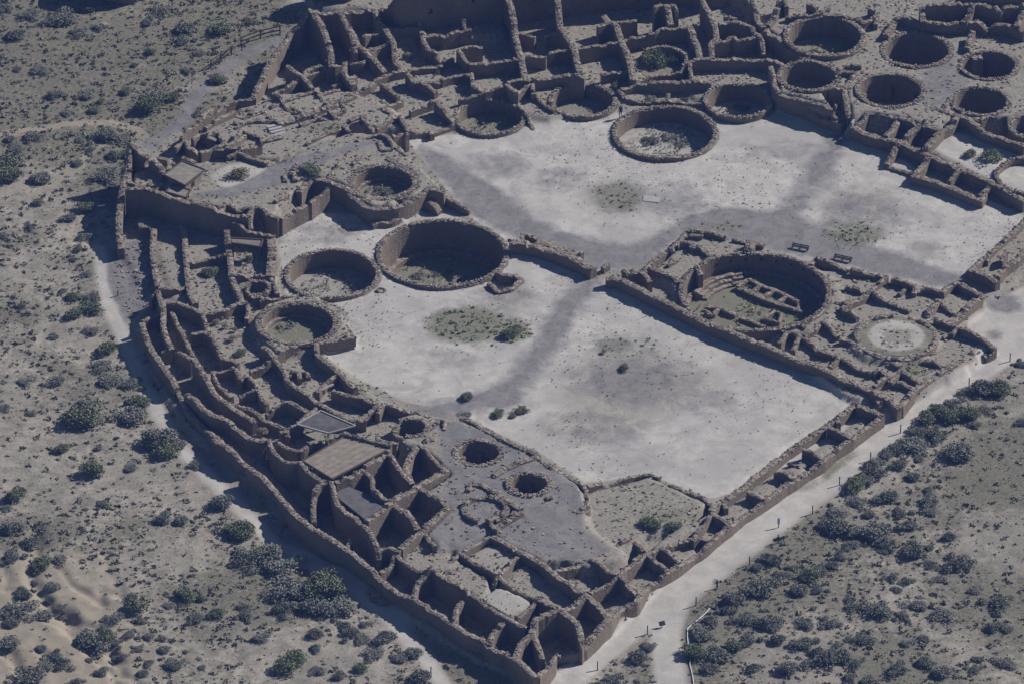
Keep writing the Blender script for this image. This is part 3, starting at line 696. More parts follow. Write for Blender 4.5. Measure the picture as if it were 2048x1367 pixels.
block('low stepped terraces and stubby walls with a short stone stair, upper left of the ruin', 'ruined rooms', (510,250), """
@200,0
t.5 1000,850,1.2 1100,805,1.3 1230,790,1.2
1480,800,1.6 1600,760,1.6 1720,720,1.7 1760,740,1.7 1800,825,1.6
1400,740,2.0 1460,785,1.9 1490,850,1.7 1570,910,1.4
t.8 1420,980,1.9 1560,940,1.9 1700,900,1.9 1820,850,1.9 2047,755,1.7
1140,950,1.4 1300,890,1.5 1470,800,1.6
1830,870,2.0 1890,935,1.7
1950,1000,1.7 2000,1060,1.6
1080,950,1.9 1120,1000,1.6
1130,1030,2.2 1200,1070,1.8 1290,1095,1.7 1300,1140,1.6
t.7 860,1070,3.1 890,1090,2.9 935,1110,2.6
t.7 970,1110,3.0 1000,1155,2.7 1040,1185,2.5
860,1070,2.9 950,1050,2.6 970,1110,2.8
t.8 720,1180,3.5 750,1200,3.2 790,1225,2.8
650,1090,2.6 700,1040,2.6 790,970,2.5 900,900,2.4
1100,1215,3.0 1200,1260,2.9 1340,1305,2.8
t.5 1650,1150,1.5 1780,1080,1.6 1960,1010,1.6
t.5 850,950,1.8 1000,860,1.5
1020,1240,2.8 1100,1200,2.9 1290,1150,2.6
800,1220,2.9 900,1180,2.8 1010,1150,2.7 1080,1120,2.5 1130,1030,2.2
1860,690,1.5 1950,650,1.6 2047,600,1.5
840,1010,2.0 930,960,1.8 1010,920,1.6 1080,880,1.4
1080,1010,1.7 1160,980,1.6 1250,960,1.6 1400,960,1.7
740,1110,2.7 800,1070,2.6 860,1075,2.7
660,1250,3.0 760,1290,2.9
880,1190,2.7 960,1180,2.7 1040,1190,2.6 1120,1180,2.6
1330,1120,1.6 1460,1090,1.6
1160,1080,1.9 1100,1130,2.1 1010,1165,2.4
1310,880,1.6 1370,940,1.5 1440,980,1.6
1530,840,1.6 1600,900,1.5
1600,1000,1.5 1700,960,1.5 1830,940,1.5 1960,880,1.6
1740,760,1.7 1840,720,1.7 1920,700,1.6
1700,900,1.8 1760,950,1.6
1900,800,1.6 1950,850,1.5
1340,1310,2.7 1480,1270,2.6 1510,1230,2.5
1120,900,1.4 1200,870,1.5
600,1180,2.4 680,1130,2.4 720,1180,3.0
1800,820,1.6 1950,770,1.5 2047,740,1.6
1210,920,1.5 1230,870,1.7 1240,910,1.5
900,860,1.2 810,930,1.6
""")
block('tall ruined walls with sharp triangular gables and small window holes, upper left', 'ruined rooms', (640,90), """
@200,0
t.9 1665,85,5.4 1640,130,4.8 1600,200,4.1 1530,260,3.4 1440,380,2.9 1390,440,2.6 1330,560,2.2 1270,680,1.8 1225,790,1.2
t.8 1670,80,5.5 1780,105,5.0 1850,100,4.8 1920,85,5.2 2010,95,5.0
t.7 1500,520,2.7 1560,570,2.6 1620,610,2.4 1700,695,2.0
t.7 1375,740,1.6 1520,680,1.9 1620,620,2.1 1660,560,2.2 1760,520,2.3
t.5 1650,610,1.9 1800,560,1.9 1950,500,1.9 2047,470,1.9
t.7 1960,500,2.7 1950,580,2.6 2030,680,1.9
1890,610,2.2 1950,560,2.6
1850,440,2.6 1860,540,2.4 1750,525,2.2
""")
block('big roofless rooms below the tall shaded back wall at the top centre', 'ruined rooms', (890,90), """
@700,0
t.8 0,100,3.0 100,80,3.2 200,80,3.2 290,70,3.4 360,-10,5.2
t.7 250,205,2.4 350,230,2.2 480,220,2.2 560,225,2.3 600,275,2.3 700,270,2.2 760,290,2.2 880,240,2.5 970,225,2.6
555,130,3.2 565,200,2.5
910,150,3.4 915,225,2.6
t.9 1250,-60,5.2 1265,0,4.6 1290,60,4.2 1310,150,3.8 1320,260,3.2 1340,360,2.8 1370,460,2.5 1390,560,2.3 1400,640,2.1
t.9 1655,-60,5.2 1660,0,4.6 1670,100,4.0 1680,200,3.3 1700,240,3.1 1750,310,2.9 1800,400,2.7 1820,500,2.5 1840,580,2.3
1330,255,2.4 1400,270,2.3 1480,300,2.1
1560,280,2.2 1620,260,2.4 1700,255,2.8
1400,455,2.1 1480,450,2.1 1570,460,2.1
1590,430,2.2 1680,400,2.3 1800,385,2.6 1930,370,2.5 2047,350,2.4
t.7 1400,640,1.9 1600,620,1.8 1720,600,1.9 1830,585,2.2 1880,610,1.9
1260,660,2.0 1350,640,2.0 1440,640,1.9
870,390,2.4 930,380,2.4 1060,370,2.4
865,395,2.5 910,460,2.3 950,510,2.1
950,515,2.1 1100,510,2.1 1220,490,2.2 1360,470,2.4
970,585,1.9 990,680,1.7 1060,740,1.6 1160,700,1.8 1240,670,2.0
870,800,1.2 960,770,1.4 1060,740,1.6
t.7 1255,660,2.1 1290,710,2.0 1330,740,2.0
1330,740,1.9 1400,690,1.9 1460,660,1.9 1465,740,1.7
t.8 200,80,3.4 230,170,3.1 270,220,2.9 320,290,2.8 350,340,2.6 360,480,1.6 430,570,1.2
t.7 575,240,2.4 590,330,2.2 625,395,2.0
620,400,2.0 680,410,2.0 720,480,1.6 830,455,1.6
t.8 -10,200,3.0 20,260,2.8 60,350,2.6 110,400,2.5 200,480,2.1 280,580,1.4
110,300,2.6 170,260,2.7 240,265,2.6
120,410,2.4 240,360,2.4 330,330,2.6
200,640,1.3 300,600,1.3 440,560,1.4 600,540,1.2 740,520,1.2
t.7 460,590,1.7 500,640,1.9 560,640,1.9 640,690,1.7 690,745,1.2
250,670,1.4 320,720,1.3 390,770,1.2
0,750,1.4 150,690,1.4 200,650,1.4
730,640,1.4 830,610,1.4 920,585,1.5 960,600,1.6
600,660,1.2 720,660,1.2
230,860,1.5 300,890,1.4 370,920,1.4
250,870,1.4 420,800,1.3
210,1035,1.5 320,970,1.5 400,920,2.0
t.7 400,915,2.1 450,990,2.0 460,1020,1.8 520,1040,1.4
t.7 90,920,2.1 150,980,1.9 200,1040,1.6
t.8 690,790,2.3 740,850,2.0 800,930,1.4 830,960,1.0
480,890,1.3 590,850,1.3 660,810,1.6
500,1065,1.0 640,1040,1.0 660,1080,.8
650,1050,.8 830,1000,.6
t.5 1340,820,1.0 1420,920,.8 1470,1030,.3
t.5 1470,740,1.1 1560,830,1.0 1640,880,.9
0,610,1.3 40,680,1.3
0,510,1.7 100,490,2.0 200,400,2.2
0,960,1.6 90,920,1.7
""")
block('high room walls around a long dark room above the kiva beside the visitor', 'ruined rooms', (1440,140), """
@1200,0
t.9 30,115,3.2 70,170,2.9 130,200,2.8 160,290,2.6 190,370,2.4 230,460,2.2 250,550,2.1 265,640,2.0
-20,215,2.8 60,190,2.8 130,180,2.9 295,160,2.8
430,50,4.2 480,30,4.2 540,35,4.2 600,40,4.2
t.9 540,40,4.2 550,100,3.8 570,190,3.0
595,40,4.2 615,90,3.7
200,310,2.2 300,290,2.2 440,265,2.4 480,230,2.7 600,215,2.8 700,200,2.9 775,190,2.9
t.9 720,215,2.9 750,290,2.6 780,360,2.4 800,465,2.1
0,360,2.4 90,345,2.3 160,340,2.4
t.8 820,-10,4.2 860,70,3.7 890,150,3.3 920,200,3.0 935,310,2.8 890,340,2.6 890,400,2.4 900,470,2.1
t.7 950,190,3.0 1030,170,3.0 1120,180,3.0 1210,220,2.9 1260,270,2.8 1300,330,2.5 1305,420,1.8
920,330,2.6 1000,325,2.6 1060,290,2.8 1110,325,2.5 1200,305,2.6 1270,285,2.7
t.7 730,485,2.1 800,470,2.1 900,470,2.1 1100,470,2.0 1290,470,2.0 1400,490,2.0 1480,530,2.0
720,490,2.0 720,560,1.8 735,640,1.5
640,590,1.3 700,500,1.9
t.8 170,700,1.5 300,660,1.6 500,655,1.6 700,650,1.6 890,645,1.7
150,715,1.2 200,780,.9 280,800,.6 550,810,.6 830,830,.6
545,740,1.2 545,800,.8
10,600,1.6 120,580,1.6 240,550,1.8
280,640,1.5 450,600,1.3 640,580,1.3
t.7 1365,530,2.6 1385,600,2.6 1400,690,2.5 1430,745,2.5
t.9 1390,765,1.3 1500,800,1.3 1650,870,1.3 1800,940,1.3 1940,990,1.3
t.7 1430,740,2.5 1530,770,2.5 1680,810,2.5 1850,860,2.5 1890,850,2.5
1860,870,2.1 1870,930,1.7 1930,960,1.5
t.8 1220,-10,4.4 1250,60,4.0 1260,150,3.5 1310,215,3.1
t.9 1440,-10,4.4 1420,60,3.8 1380,150,3.1 1340,205,2.8
1470,-10,4.4 1495,60,3.8
1480,130,3.2 1600,120,3.4 1720,100,3.6 1830,60,3.8
t.9 1320,240,3.0 1400,280,2.8 1470,340,2.7 1510,380,2.7 1600,440,2.7 1700,480,2.7
1000,110,3.2 1080,150,3.2
1660,20,4.2 1740,60,4.0
1680,830,1.7 1670,870,1.2
""")
block('high dark walls and deep rooms behind the round kivas at the top right corner', 'ruined rooms', (1890,30), """
@1536,0
t.8 1230,50,4.8 1245,160,4.2
t.8 1240,45,5.0 1400,20,5.2 1480,30,5.2 1600,15,5.4 1720,20,5.4 1830,55,5.2 1845,100,4.7
t.8 1850,100,4.8 1890,60,5.2 1960,40,5.4 2060,40,5.4
t.9 1640,30,5.2 1610,110,4.6 1570,175,4.1
t.8 1000,140,3.6 1100,130,3.7 1230,170,3.7 1380,190,3.8 1540,180,3.9 1680,170,3.9 1730,210,3.5 1760,245,3.2
t.8 1780,230,3.4 1820,195,3.8 1900,190,3.9 1980,220,3.9 2060,245,3.9
t.9 1020,145,3.5 990,200,3.4 940,280,3.2
870,110,3.6 860,195,3.2
750,185,3.2 810,155,3.4 880,110,3.6
t.9 2050,70,5.2 2010,150,4.6 1990,215,4.1
t.8 1640,235,3.8 1610,300,3.5 1590,385,3.1
t.8 440,120,3.5 620,120,3.4 750,155,3.3
560,540,3.0 610,510,3.0 750,520,3.0
590,570,3.0 700,580,3.0 650,640,2.9 610,690,2.8
t.8 610,700,2.8 630,800,2.6 640,900,2.3 655,945,2.0
480,700,2.8 600,710,2.8
350,740,2.4 420,730,2.5 470,720,2.7
1640,30,5.2 1700,-40,5.6
800,70,3.4 860,80,3.4
t.8 1500,-40,5.8 1700,-30,5.8 1900,-20,5.8 2080,-20,5.8
""")
block('double row of small square cells along the right side of the upper plaza', 'ruined rooms', (1880,300), """
@1536,0
t.8 780,895,2.4 900,895,2.4 1040,935,2.3 1200,985,2.3 1300,1015,2.3 1390,1040,2.3
t.8 700,1000,1.8 760,950,2.1 790,900,2.4
t.9 680,1015,1.6 800,1070,1.6 920,1100,1.6 1030,1125,1.6 1160,1180,1.6 1240,1200,1.6
t.9 1050,950,2.2 1000,1020,2.0 940,1090,1.7
t.9 1220,1000,2.2 1140,1060,1.9 1075,1130,1.7
t.8 1210,850,2.5 1280,845,2.5 1370,870,2.5 1500,920,2.5 1600,950,2.5 1720,1040,2.4 1880,1100,2.4 2060,1160,2.4
t.8 1205,850,2.5 1175,950,2.3
t1 1400,880,2.5 1330,960,2.4 1240,1010,2.3
t1 1530,920,2.5 1460,1000,2.3 1390,1040,2.2 1270,1180,1.9 1240,1200,1.7
1700,960,2.5 1760,930,2.5 1880,915,2.5 1900,940,2.5
t.6 1475,750,2.9 1410,855,2.6
@1536,200
t.8 1050,335,1.6 1010,400,1.3 950,515,.6
t.9 1060,350,1.6 1200,385,1.6 1270,430,1.6 1400,485,1.6 1520,540,1.6 1700,620,1.6 1800,660,1.6 1930,730,1.6 2060,800,1.6
t.8 1290,450,1.6 1240,530,1.3 1170,600,1.1
t.6 950,530,.3 1150,590,.3
t.9 1150,600,1.1 1300,640,1.1 1450,690,1.1 1600,750,1.1 1700,795,1.1
1740,755,1.1 1700,810,1.0
1450,650,1.2 1490,600,1.4 1540,560,1.6
1690,770,1.1 1770,690,1.5
""")
block('wide low outer wall with a dark broken end, right of the plaza', 'ruin wall', (1960,560), """
@1536,500
t1 2060,0,1.1 1980,80,1.0 1900,135,1.0 1830,205,1.1
t.9 1615,145,1.4 1740,190,1.3 1840,250,1.2
t.7 1620,150,1.0 1760,30,.8 1850,-50,.7 1960,-140,.7 2060,-250,.8
1770,35,.9 1745,80,.8
1905,15,1.1 1860,90,.9
""", 'outer_wall')
block('long thick dividing wall across the plaza with a dark shadow along its lower side', 'ruin wall', (1450,690), """
@1200,400
t1 45,615,1.35 130,615,1.35 200,645,1.35 350,725,1.35 500,795,1.35 650,870,1.35 800,950,1.35 1000,1030,1.35 1200,1110,1.35 1400,1190,1.35 1550,1250,1.35 1700,1310,1.35 1850,1370,1.35
@1536,500
t1.1 500,965,1.35 650,1035,1.35 830,1105,1.35 950,1175,1.35 1060,1245,1.3
t.6 870,1200,1.3 920,1195,1.3 890,1240,1.0
""", 'dividing_wall')
block('short detached rubble wall block in the plaza beside the deep great kiva', 'ruin wall', (1110,520), """
@700,300
t1.2 1295,740,1.4 1380,735,1.45 1480,755,1.45 1600,790,1.45 1750,840,1.45 1860,890,1.45 1950,945,1.4
t.6 1385,670,.9 1500,700,.9 1680,770,.9 1780,790,1.0 1860,830,1.0
1380,670,.9 1370,730,1.2
t1 1500,730,1.2 1650,770,1.2 1800,830,1.2
@1200,400
t.7 190,550,1.4 230,590,1.3 270,580,1.4 330,580,1.4 370,600,1.4 400,660,1.4
t.8 355,555,1.4 400,540,1.4 500,570,1.4 600,610,1.3 625,660,1.1
20,540,.8 70,510,.8
""", 'rubble_wall')
block('low rubble walls and stubs between the plaza path and the great kiva', 'ruined rooms', (1440,480), """
@1200,400
t.7 720,235,1.4 800,245,1.4 900,265,1.4 1010,290,1.4
t.7 1060,295,1.4 1150,315,1.4 1250,330,1.4
t1.3 1210,330,1.6 1200,370,1.6 1180,400,1.4
1240,340,1.5 1310,370,1.2
720,275,1.3 820,290,1.3
t.8 700,255,1.1 640,315,1.0 590,370,1.0 430,480,1.0 400,510,1.0
640,330,1.6 730,340,1.6 735,390,1.4
t.9 740,370,1.5 800,365,1.6 850,400,1.5 890,450,1.3
540,520,1.2 600,480,1.3
t.8 400,510,1.0 360,550,1.2
570,380,1.2 585,410,1.1
""")
block('small roofless cells around the pale filled circle, right of the dividing wall', 'ruined rooms', (1760,660), """
@1536,500
110,640,1.2 200,650,1.2 270,690,1.3 370,760,1.3 400,805,1.3 480,825,1.3 570,840,1.3 620,870,1.3 700,930,1.3 840,975,1.3
840,975,1.4 900,950,1.5 960,1000,1.5
150,650,1.2 90,740,1.2
250,690,1.3 200,800,1.2
570,850,1.3 500,930,1.3
960,1000,1.4 850,1070,1.4
440,570,1.5 490,600,1.5 560,690,1.3
440,570,1.4 370,640,1.2 290,680,1.2
570,710,1.3 650,720,1.2 740,780,1.2
t.7 740,780,1.1 850,830,1.1 960,880,1.1 1060,925,1.1
t.7 830,320,1.6 900,370,1.5 1000,410,1.3 1140,475,1.1
t.8 830,320,1.5 760,380,1.3 670,420,1.3 590,470,1.3
600,470,1.5 660,490,1.5 720,545,1.1
620,290,1.2 700,300,1.2 760,325,1.2
545,405,1.1 600,420,1.2 660,390,1.2
t.7 340,95,1.4 380,60,1.4 480,80,1.3 560,110,1.3 640,150,1.3
t.7 660,150,1.4 760,170,1.4 880,190,1.4 950,205,1.3
950,205,1.3 900,250,1.3 830,300,1.4
t.7 990,220,1.5 1080,240,1.5 1180,290,1.4 1165,350,1.1
1110,300,1.1 1050,350,1.0
t.7 1230,300,1.4 1320,305,1.4 1400,335,1.4
t.8 1390,340,1.4 1440,290,1.4 1510,255,1.4 1600,305,1.4 1700,355,1.3
t.9 1370,385,1.3 1310,460,1.3 1270,515,1.1
1380,390,1.3 1410,445,1.2 1490,500,1.1
1330,550,1.3 1400,570,1.3 1500,610,1.2
t.7 1540,620,1.5 1620,650,1.5 1700,690,1.4 1760,730,1.3 1820,785,.9
1530,620,1.4 1470,670,1.2
t1 1700,360,1.2 1600,450,1.0 1500,545,.9 1440,585,.9
1810,790,.8 1750,840,.4 1690,790,.5
t.9 1640,815,.7 1500,905,.8 1420,945,.9 1240,1065,.9 1170,1115,.9 1060,1235,1.2
1250,870,1.2 1320,880,1.2 1430,930,1.0
1070,960,1.5 1140,1000,1.4 1230,1060,1.1
990,1050,1.3 1080,1060,1.3 1170,1110,1.1
1060,960,1.4 980,1055,1.4
t.5 270,600,1.2 300,610,1.2
1320,820,1.0 1290,800,1.1
t.5 1400,700,.9 1480,660,1.0
""")
block('stone edging walls of the dark gravel terrace with two small pit kivas', 'ruin wall', (1050,900), """
@800,780
t.8 490,215,2.0 560,240,2.1 690,310,2.2 840,390,2.2 940,440,2.2 1060,490,2.3 1110,520,2.3
t.9 1110,520,2.3 980,560,2.3 840,620,2.3 740,690,2.2
t.8 1110,530,2.3 1210,610,2.2 1300,660,2.1 1440,730,1.9
1440,730,1.9 1490,790,1.7 1490,860,1.5
1340,690,1.9 1420,740,1.9
t.7 1260,770,2.1 1340,830,2.0 1430,880,1.8
t.8 560,740,2.3 640,740,2.4 690,760,2.4 780,820,2.5 880,890,2.6 970,950,2.6
t.6 1500,765,1.3 1610,740,1.0
t.7 980,965,2.5 900,1010,2.4 800,1070,2.3 760,1110,2.2
720,1050,2.3 760,1105,2.2
560,740,2.3 540,830,2.2 500,880,2.2
t.9 1160,820,2.3 1200,860,2.3
""", 'edging_wall')

def local(tx, ty, ox, oy): return ox+tx/4.0, oy+ty/4.0
def parse(text):
    ox = oy = 0.; out = []
    for ln in text.strip().splitlines():
        ln = ln.strip()
        if ln[0] == '@': ox, oy = map(float, ln[1:].split(',')); continue
        tk = ln.split(); th = .6
        if tk[0][0] == 't': th = float(tk[0][1:]); tk = tk[1:]
        th *= .86; out.append((th, [(at(*local(a, b, ox, oy), c)[0], at(*local(a, b, ox, oy), c)[1], c) for a, b, c in (map(float, q.split(',')) for q in tk)]))
    return out
ROOTS = {}
for name, label, cat, anc, text in BLOCKS:
    p = ground_at(*anc); root = thing(name, label, cat, p); ROOTS[label] = root
    for th, P in parse(text): build_wall('wall', P, th, root)
def windowed(parent, P, th, holes):
    """a wall with window holes: (start, end, sill z, head z) in metres along it"""
    P = np.asarray(P, float); d = np.r_[0, np.cumsum(np.hypot(*np.diff(P[:, :2], axis=0).T))]
    pt = lambda s: np.array([np.interp(s, d, P[:, i]) for i in range(3)])
    def run(a, b, ztop=None, zb=None):
        ss = np.unique(np.r_[a, d[(d > a) & (d < b)], b]); Q = np.array([pt(s) for s in ss])
        if ztop is not None: Q[:, 2] = ztop
        v, f, t = wall_geo(resample(Q, .2), th, base=zb, stones=0 if ztop is not None else 1.9, rag=.02 if ztop is not None else .1)
        n = len(V); V.extend(v); F.extend([tuple(n+i for i in q) for q in f]); tn.extend(t)
    V, F, tn = [], [], []; s = 0
    for a, b, z0, z1 in holes: run(s, a); run(a, b, z0); run(a, b, None, z1); s = b
    run(s, d[-1]); return mesh('wall', V, F, M['stone'], parent, tn)
def wl(ox, oy, *p): return [(at(ox+a/4., oy+b/4., c)[0], at(ox+a/4., oy+b/4., c)[1], c) for a, b, c in p]
bw = [r for r in ROOTS.values() if 'tall shaded back wall' in r['label']][0]
windowed(bw, wl(700, 0, (360,-10,5.4), (420,-60,6.6), (600,-100,7.1), (900,-150,7.3), (1250,-200,7.4), (1700,-270,7.4), (2200,-330,7.4), (2700,-330,7.0), (3000,-300,6.6)), .9,
         [(4.1, 4.7, 3.5, 4.3), (9.6, 10.0, 4.3, 4.9), (14.0, 14.6, 1.3, 2.3), (17.4, 17.9, 3.4, 4.1), (21.0, 21.6, 3.2, 4.2), (26.2, 26.8, 3.0, 4.0), (31.5, 32.1, 3.2, 4.1)])
build_wall('wall', [(x, y+1.6, z-.3) for x, y, z in wl(700, 0, (450,-80,6.0), (900,-150,6.8), (1700,-270,6.8), (2300,-335,6.6), (2900,-310,6.0))], .7, bw)  # added wall, keeps daylight out of the window holes so they look dark
tower = [r for r in ROOTS.values() if r.name == 'ruin_tower'][0]
windowed(tower, wl(200, 300, (240,-95,5.6), (255,-50,5.0), (290,-10,4.7), (350,20,4.4), (420,70,4.0), (490,140,3.6), (510,190,3.4)), .7, [(2.5, 3.1, 2.7, 3.7)])
gab = ROOTS['tall ruined walls with sharp triangular gables and small window holes, upper left']
windowed(gab, wl(200, 0, (1705,90,5.5), (1750,160,5.0), (1790,240,4.5), (1820,330,4.0), (1850,430,3.3), (1855,540,2.6)), .8, [(5.4, 6.0, 1.75, 2.4)])
windowed(gab, wl(200, 0, (1920,90,5.2), (1960,170,4.7), (2000,250,4.2), (2030,330,3.8), (2040,420,3.0)), .7, [(4.3, 4.9, 2.3, 3.0)])

# ------------------------------------------------------------------ kivas
KLAB = dict(
 deep='deepest and largest round kiva pit, with a ledge inside, left of the plaza', west='wide round kiva with tumbleweeds on its floor, just left of the deepest pit',
 plaza='free-standing round kiva with beaded stone rim and a green patch inside, beside the visitor', north_a='round kiva with tan brush inside, leftmost of three on the upper plaza edge',
 north_b='round kiva on the upper plaza edge, left of the walking visitor', north_c='round kiva against a high dark wall, upper right of the free-standing one',
 east_a='small round kiva with a green bush inside, nearest the plaza at upper right', east_b='broad round kiva with grass on its floor, highest left in the upper right group',
 east_c='dark bottomless-looking round kiva at the top of the upper right group', east_d='dark round kiva with a grey paved rim just above the small square cells',
 east_e='dark round kiva with a standing masonry pillar inside, near the right edge', east_f='dark round kiva below the one with the pillar, near the right edge',
 east_g='round kiva cut by the right edge of the photograph, above the leafy bush', court='pale shallow kiva cut by the right edge, beside the pale court with bushes',
 terrace='round kiva with a thick rubble rim on the raised terrace left of the plaza', platform='round kiva set in a flat rubble platform at the left side of the lower court',
 sw_small='small half-round pit room just above the flat tan roof', sw_a='small dark pit kiva with roof pilasters in dark gravel', sw_b='small dark pit kiva with thick stone collar below the pilastered one',
 great='great kiva with floor vaults and entrance steps inside, below the two benches', pit='tiny pit chamber in the wall corner left of the wide tumbleweed kiva', brush='round kiva overgrown with two pale green trees, top centre right')
def ringpts(c, r, z, n=None, a0=0, a1=2*math.pi):
    n = n or max(24, int(abs(a1-a0)*r/.33)); A = np.linspace(a0, a1, n, endpoint=abs(a1-a0) < 6.28)
    return np.array([(c[0]+r*math.cos(a), c[1]+r*math.sin(a), z) for a in A])
def disc(name, c, r, z, parent, mat, rough=.07):
    V = [(c[0], c[1], z)]; F = []; rings = max(3, int(r/.6)); n = 48
    for i in range(1, rings+1):
        for k in range(n):
            a = 2*math.pi*k/n; V.append((c[0]+r*i/rings*math.cos(a), c[1]+r*i/rings*math.sin(a), z+rng.normal(0, rough*.4)+rough*2*(float(lat(77, .5, np.array([c[0]+r*i/rings*math.cos(a)]), np.array([c[1]+r*i/rings*math.sin(a)]))[0])-.5)))
    for k in range(n): F.append((0, 1+k, 1+(k+1) % n))
    for i in range(1, rings):
        b0 = 1+(i-1)*n; b1 = 1+i*n
        for k in range(n): F.append((b0+k, b1+k, b1+(k+1) % n, b0+(k+1) % n))
    o = mesh(name, V, F, mat, parent, smooth=True)
    a = o.data.attributes.new('zone_a', 'FLOAT_COLOR', 'POINT'); b = o.data.attributes.new('zone_b', 'FLOAT_COLOR', 'POINT')
    return o, a, b
FLOORMIX = dict(deep=(.45,0,.75), west=(.55,0,.35), plaza=(.75,0,.4), court=(.95,0,.0), east_c=(0,.3,.1), sw_b=(.2,0,.0), great=(.25,0,.85), platform=(.15,0,.75), north_c=(.6,0,.3))
KROOT = {}
for k, (cx, cy, r, zt, zf, th) in KW.items():
    root = thing('kiva', KLAB[k], 'kiva', (cx, cy, zf), 'round kivas'); KROOT[k] = root
    P = ringpts((cx, cy), r-th/2, zt); ang = np.arctan2(P[:, 1]-cy, P[:, 0]-cx)
    P[:, 2] += .06*np.sin(2*ang+cx)+.04*np.sin(5*ang+cy)
    if k in ('deep', 'west', 'plaza', 'great'): P[:, 2] += .05*np.sin(3*ang)
    if k == 'pit': P[:, 2] -= .25*(np.sin(ang) < -.3)
    if k == 'sw_small': P[:, 2] -= .5*(np.cos(ang) < -.4)
    outer = float(np.min(hf(cx+(r+.5)*np.cos(ang), cy+(r+.5)*np.sin(ang))))-.3
    part = k == 'brush'
    if part: P = P[(ang > -.55) & (ang < 2.5)]; P = P[np.argsort(np.arctan2(P[:, 1]-cy, P[:, 0]-cx))]
    V, F, tn = wall_geo(P, th, base=min(zf-.3, outer), closed=not part, stones=0, rag=.06)
    rim = MB(); n = int(2*math.pi*r/.3)
    for row in (-.28, .25) if th < .9 else (-.34, 0., .32):
        for q in range(n):
            a = 2*math.pi*(q+rng.random()*.5)/n; rr = r-th/2+row*th*rng.uniform(.75, 1.05)+rng.normal(0, .05)
            z = zt if part else np.interp(a % (2*math.pi), np.sort(ang % (2*math.pi)), P[np.argsort(ang % (2*math.pi)), 2])
            if rng.random() < .1 or (part and not -.55 < (a+math.pi) % (2*math.pi)-math.pi < 2.5): continue
            rim.box((cx+rr*math.cos(a), cy+rr*math.sin(a), z+.05+rng.normal(0, .03)), (rng.uniform(.15, .28), rng.uniform(.1, .18), rng.uniform(.07, .14)), rotz(a+rng.normal(0, .25)), float(np.clip(rng.normal(.66, .24), .05, 1)), .12)
    nb = len(V); V = list(V)+[tuple(q) for q in rim.v]; F = list(F)+[tuple(nb+i for i in q) for q in rim.f]; mesh('kiva_wall', V, F, M['stone'], root, list(tn)+rim.t)
    o, a, b = disc('floor', (cx, cy), r-th*.7, zf, root, M['ground']); nv = len(o.data.vertices)
    p_, g_, w_ = FLOORMIX.get(k, (.1, 0, .4))
    a.data.foreach_set('color', np.tile([p_, g_, 0, 1], nv).astype(np.float32)); b.data.foreach_set('color', np.tile([0, .6, w_, 1], nv).astype(np.float32))
    if k in ('deep', 'great', 'platform', 'east_d', 'east_c', 'sw_a', 'sw_b', 'terrace'):
        bh = dict(deep=.75, great=.55, platform=.45).get(k, .5); bw = dict(deep=.9, great=.7).get(k, .5)
        V, F, tn = wall_geo(ringpts((cx, cy), r-th-bw/2+.05, zf+bh), bw, base=zf-.2, closed=True, stones=0, rag=.04); mesh('bench', V, F, M['stone'], root, tn)
    if k in ('sw_a', 'sw_b', 'east_d'):
        for q in range(6):
            a = q*math.pi/3+.5; m_ = MB(); m_.box((cx+(r-th-.2)*math.cos(a), cy+(r-th-.2)*math.sin(a), zf+(zt-zf)*.31), (.55, .5, (zt-zf)*.62), rotz(a), .5, .03); m_.out('pilaster', M['stone'], root)
    if k == 'great':                                  # floor vaults, firebox, entrance steps
        def lowbox(name, text, z, th_=.5):
            V, F, tn = [], [], []
            for ln in text.strip().splitlines():
                Q = [(*at(1200+x/4., 400+y/4., z)[:2], z) for x, y in pts(ln)]
                v, f, t = wall_geo(resample(Q), th_, base=zf-.2, stones=1.2, rag=.05); nb = len(V); V += v; F += [tuple(nb+i for i in qd) for qd in f]; tn += t
            mesh(name, V, F, M['stone'], root, tn)
        lowbox('floor_vault', "1190,630 1290,680 1400,715 1500,765 1600,815\n1100,690 1200,740 1300,785 1450,835 1630,890\n1190,630 1100,690\n1285,680 1200,740\n1400,715 1290,780\n1500,765 1420,815\n1600,815 1580,875", zf+.55)
        lowbox('floor_vault', "860,845 955,860 900,915 850,880\n955,860 1090,915\n1120,930 1220,960 1320,1000", zf+.55)
        lowbox('firebox', "1400,880 1460,900 1430,975 1310,945 1400,880", zf+.7, .35)
        for i in range(3):
            V, F, tn = wall_geo(ringpts((cx, cy), r-th-1.0-.55*i, zf+.9-.28*i, None, 1.75, 2.75), .6, base=zf-.2, stones=0, rag=.04); mesh('step', V, F, M['stone'], root, tn)
        V, F, tn = wall_geo(resample([(*at(1394, 530, zt+.5)[:2], zt+.5), (*at(1402, 548, zt)[:2], zt)]), .6, base=zf, stones=1.5); mesh('entrance_pier', V, F, M['stone'], root, tn)
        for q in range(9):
            a = .35+q*.22; m_ = MB(); m_.box((cx+(r-th+.02)*math.cos(a), cy+(r-th+.02)*math.sin(a), zt-.75), (.12, .3, .3), rotz(a), .0); m_.out('niche_shade', M['darkwood'], root)  # dark block on the wall face; its colour stands for shade in a recess
    if k == 'east_e':
        c = at(1953, 113, zt-.3); m_ = MB(); m_.box((c[0], c[1], zf+(zt-zf)*.45), (1.3, 1.1, (zt-zf)*.9), rotz(.4), .6, .04)
        for _ in range(14): m_.box((c[0]+rng.uniform(-.5, .5), c[1]+rng.uniform(-.45, .45), zf+(zt-zf)*.9+.05), (.32, .25, .18), rotz(rng.random()*3), float(rng.uniform(.6, 1)), .15)
        m_.out('pillar', M['stone'], root)
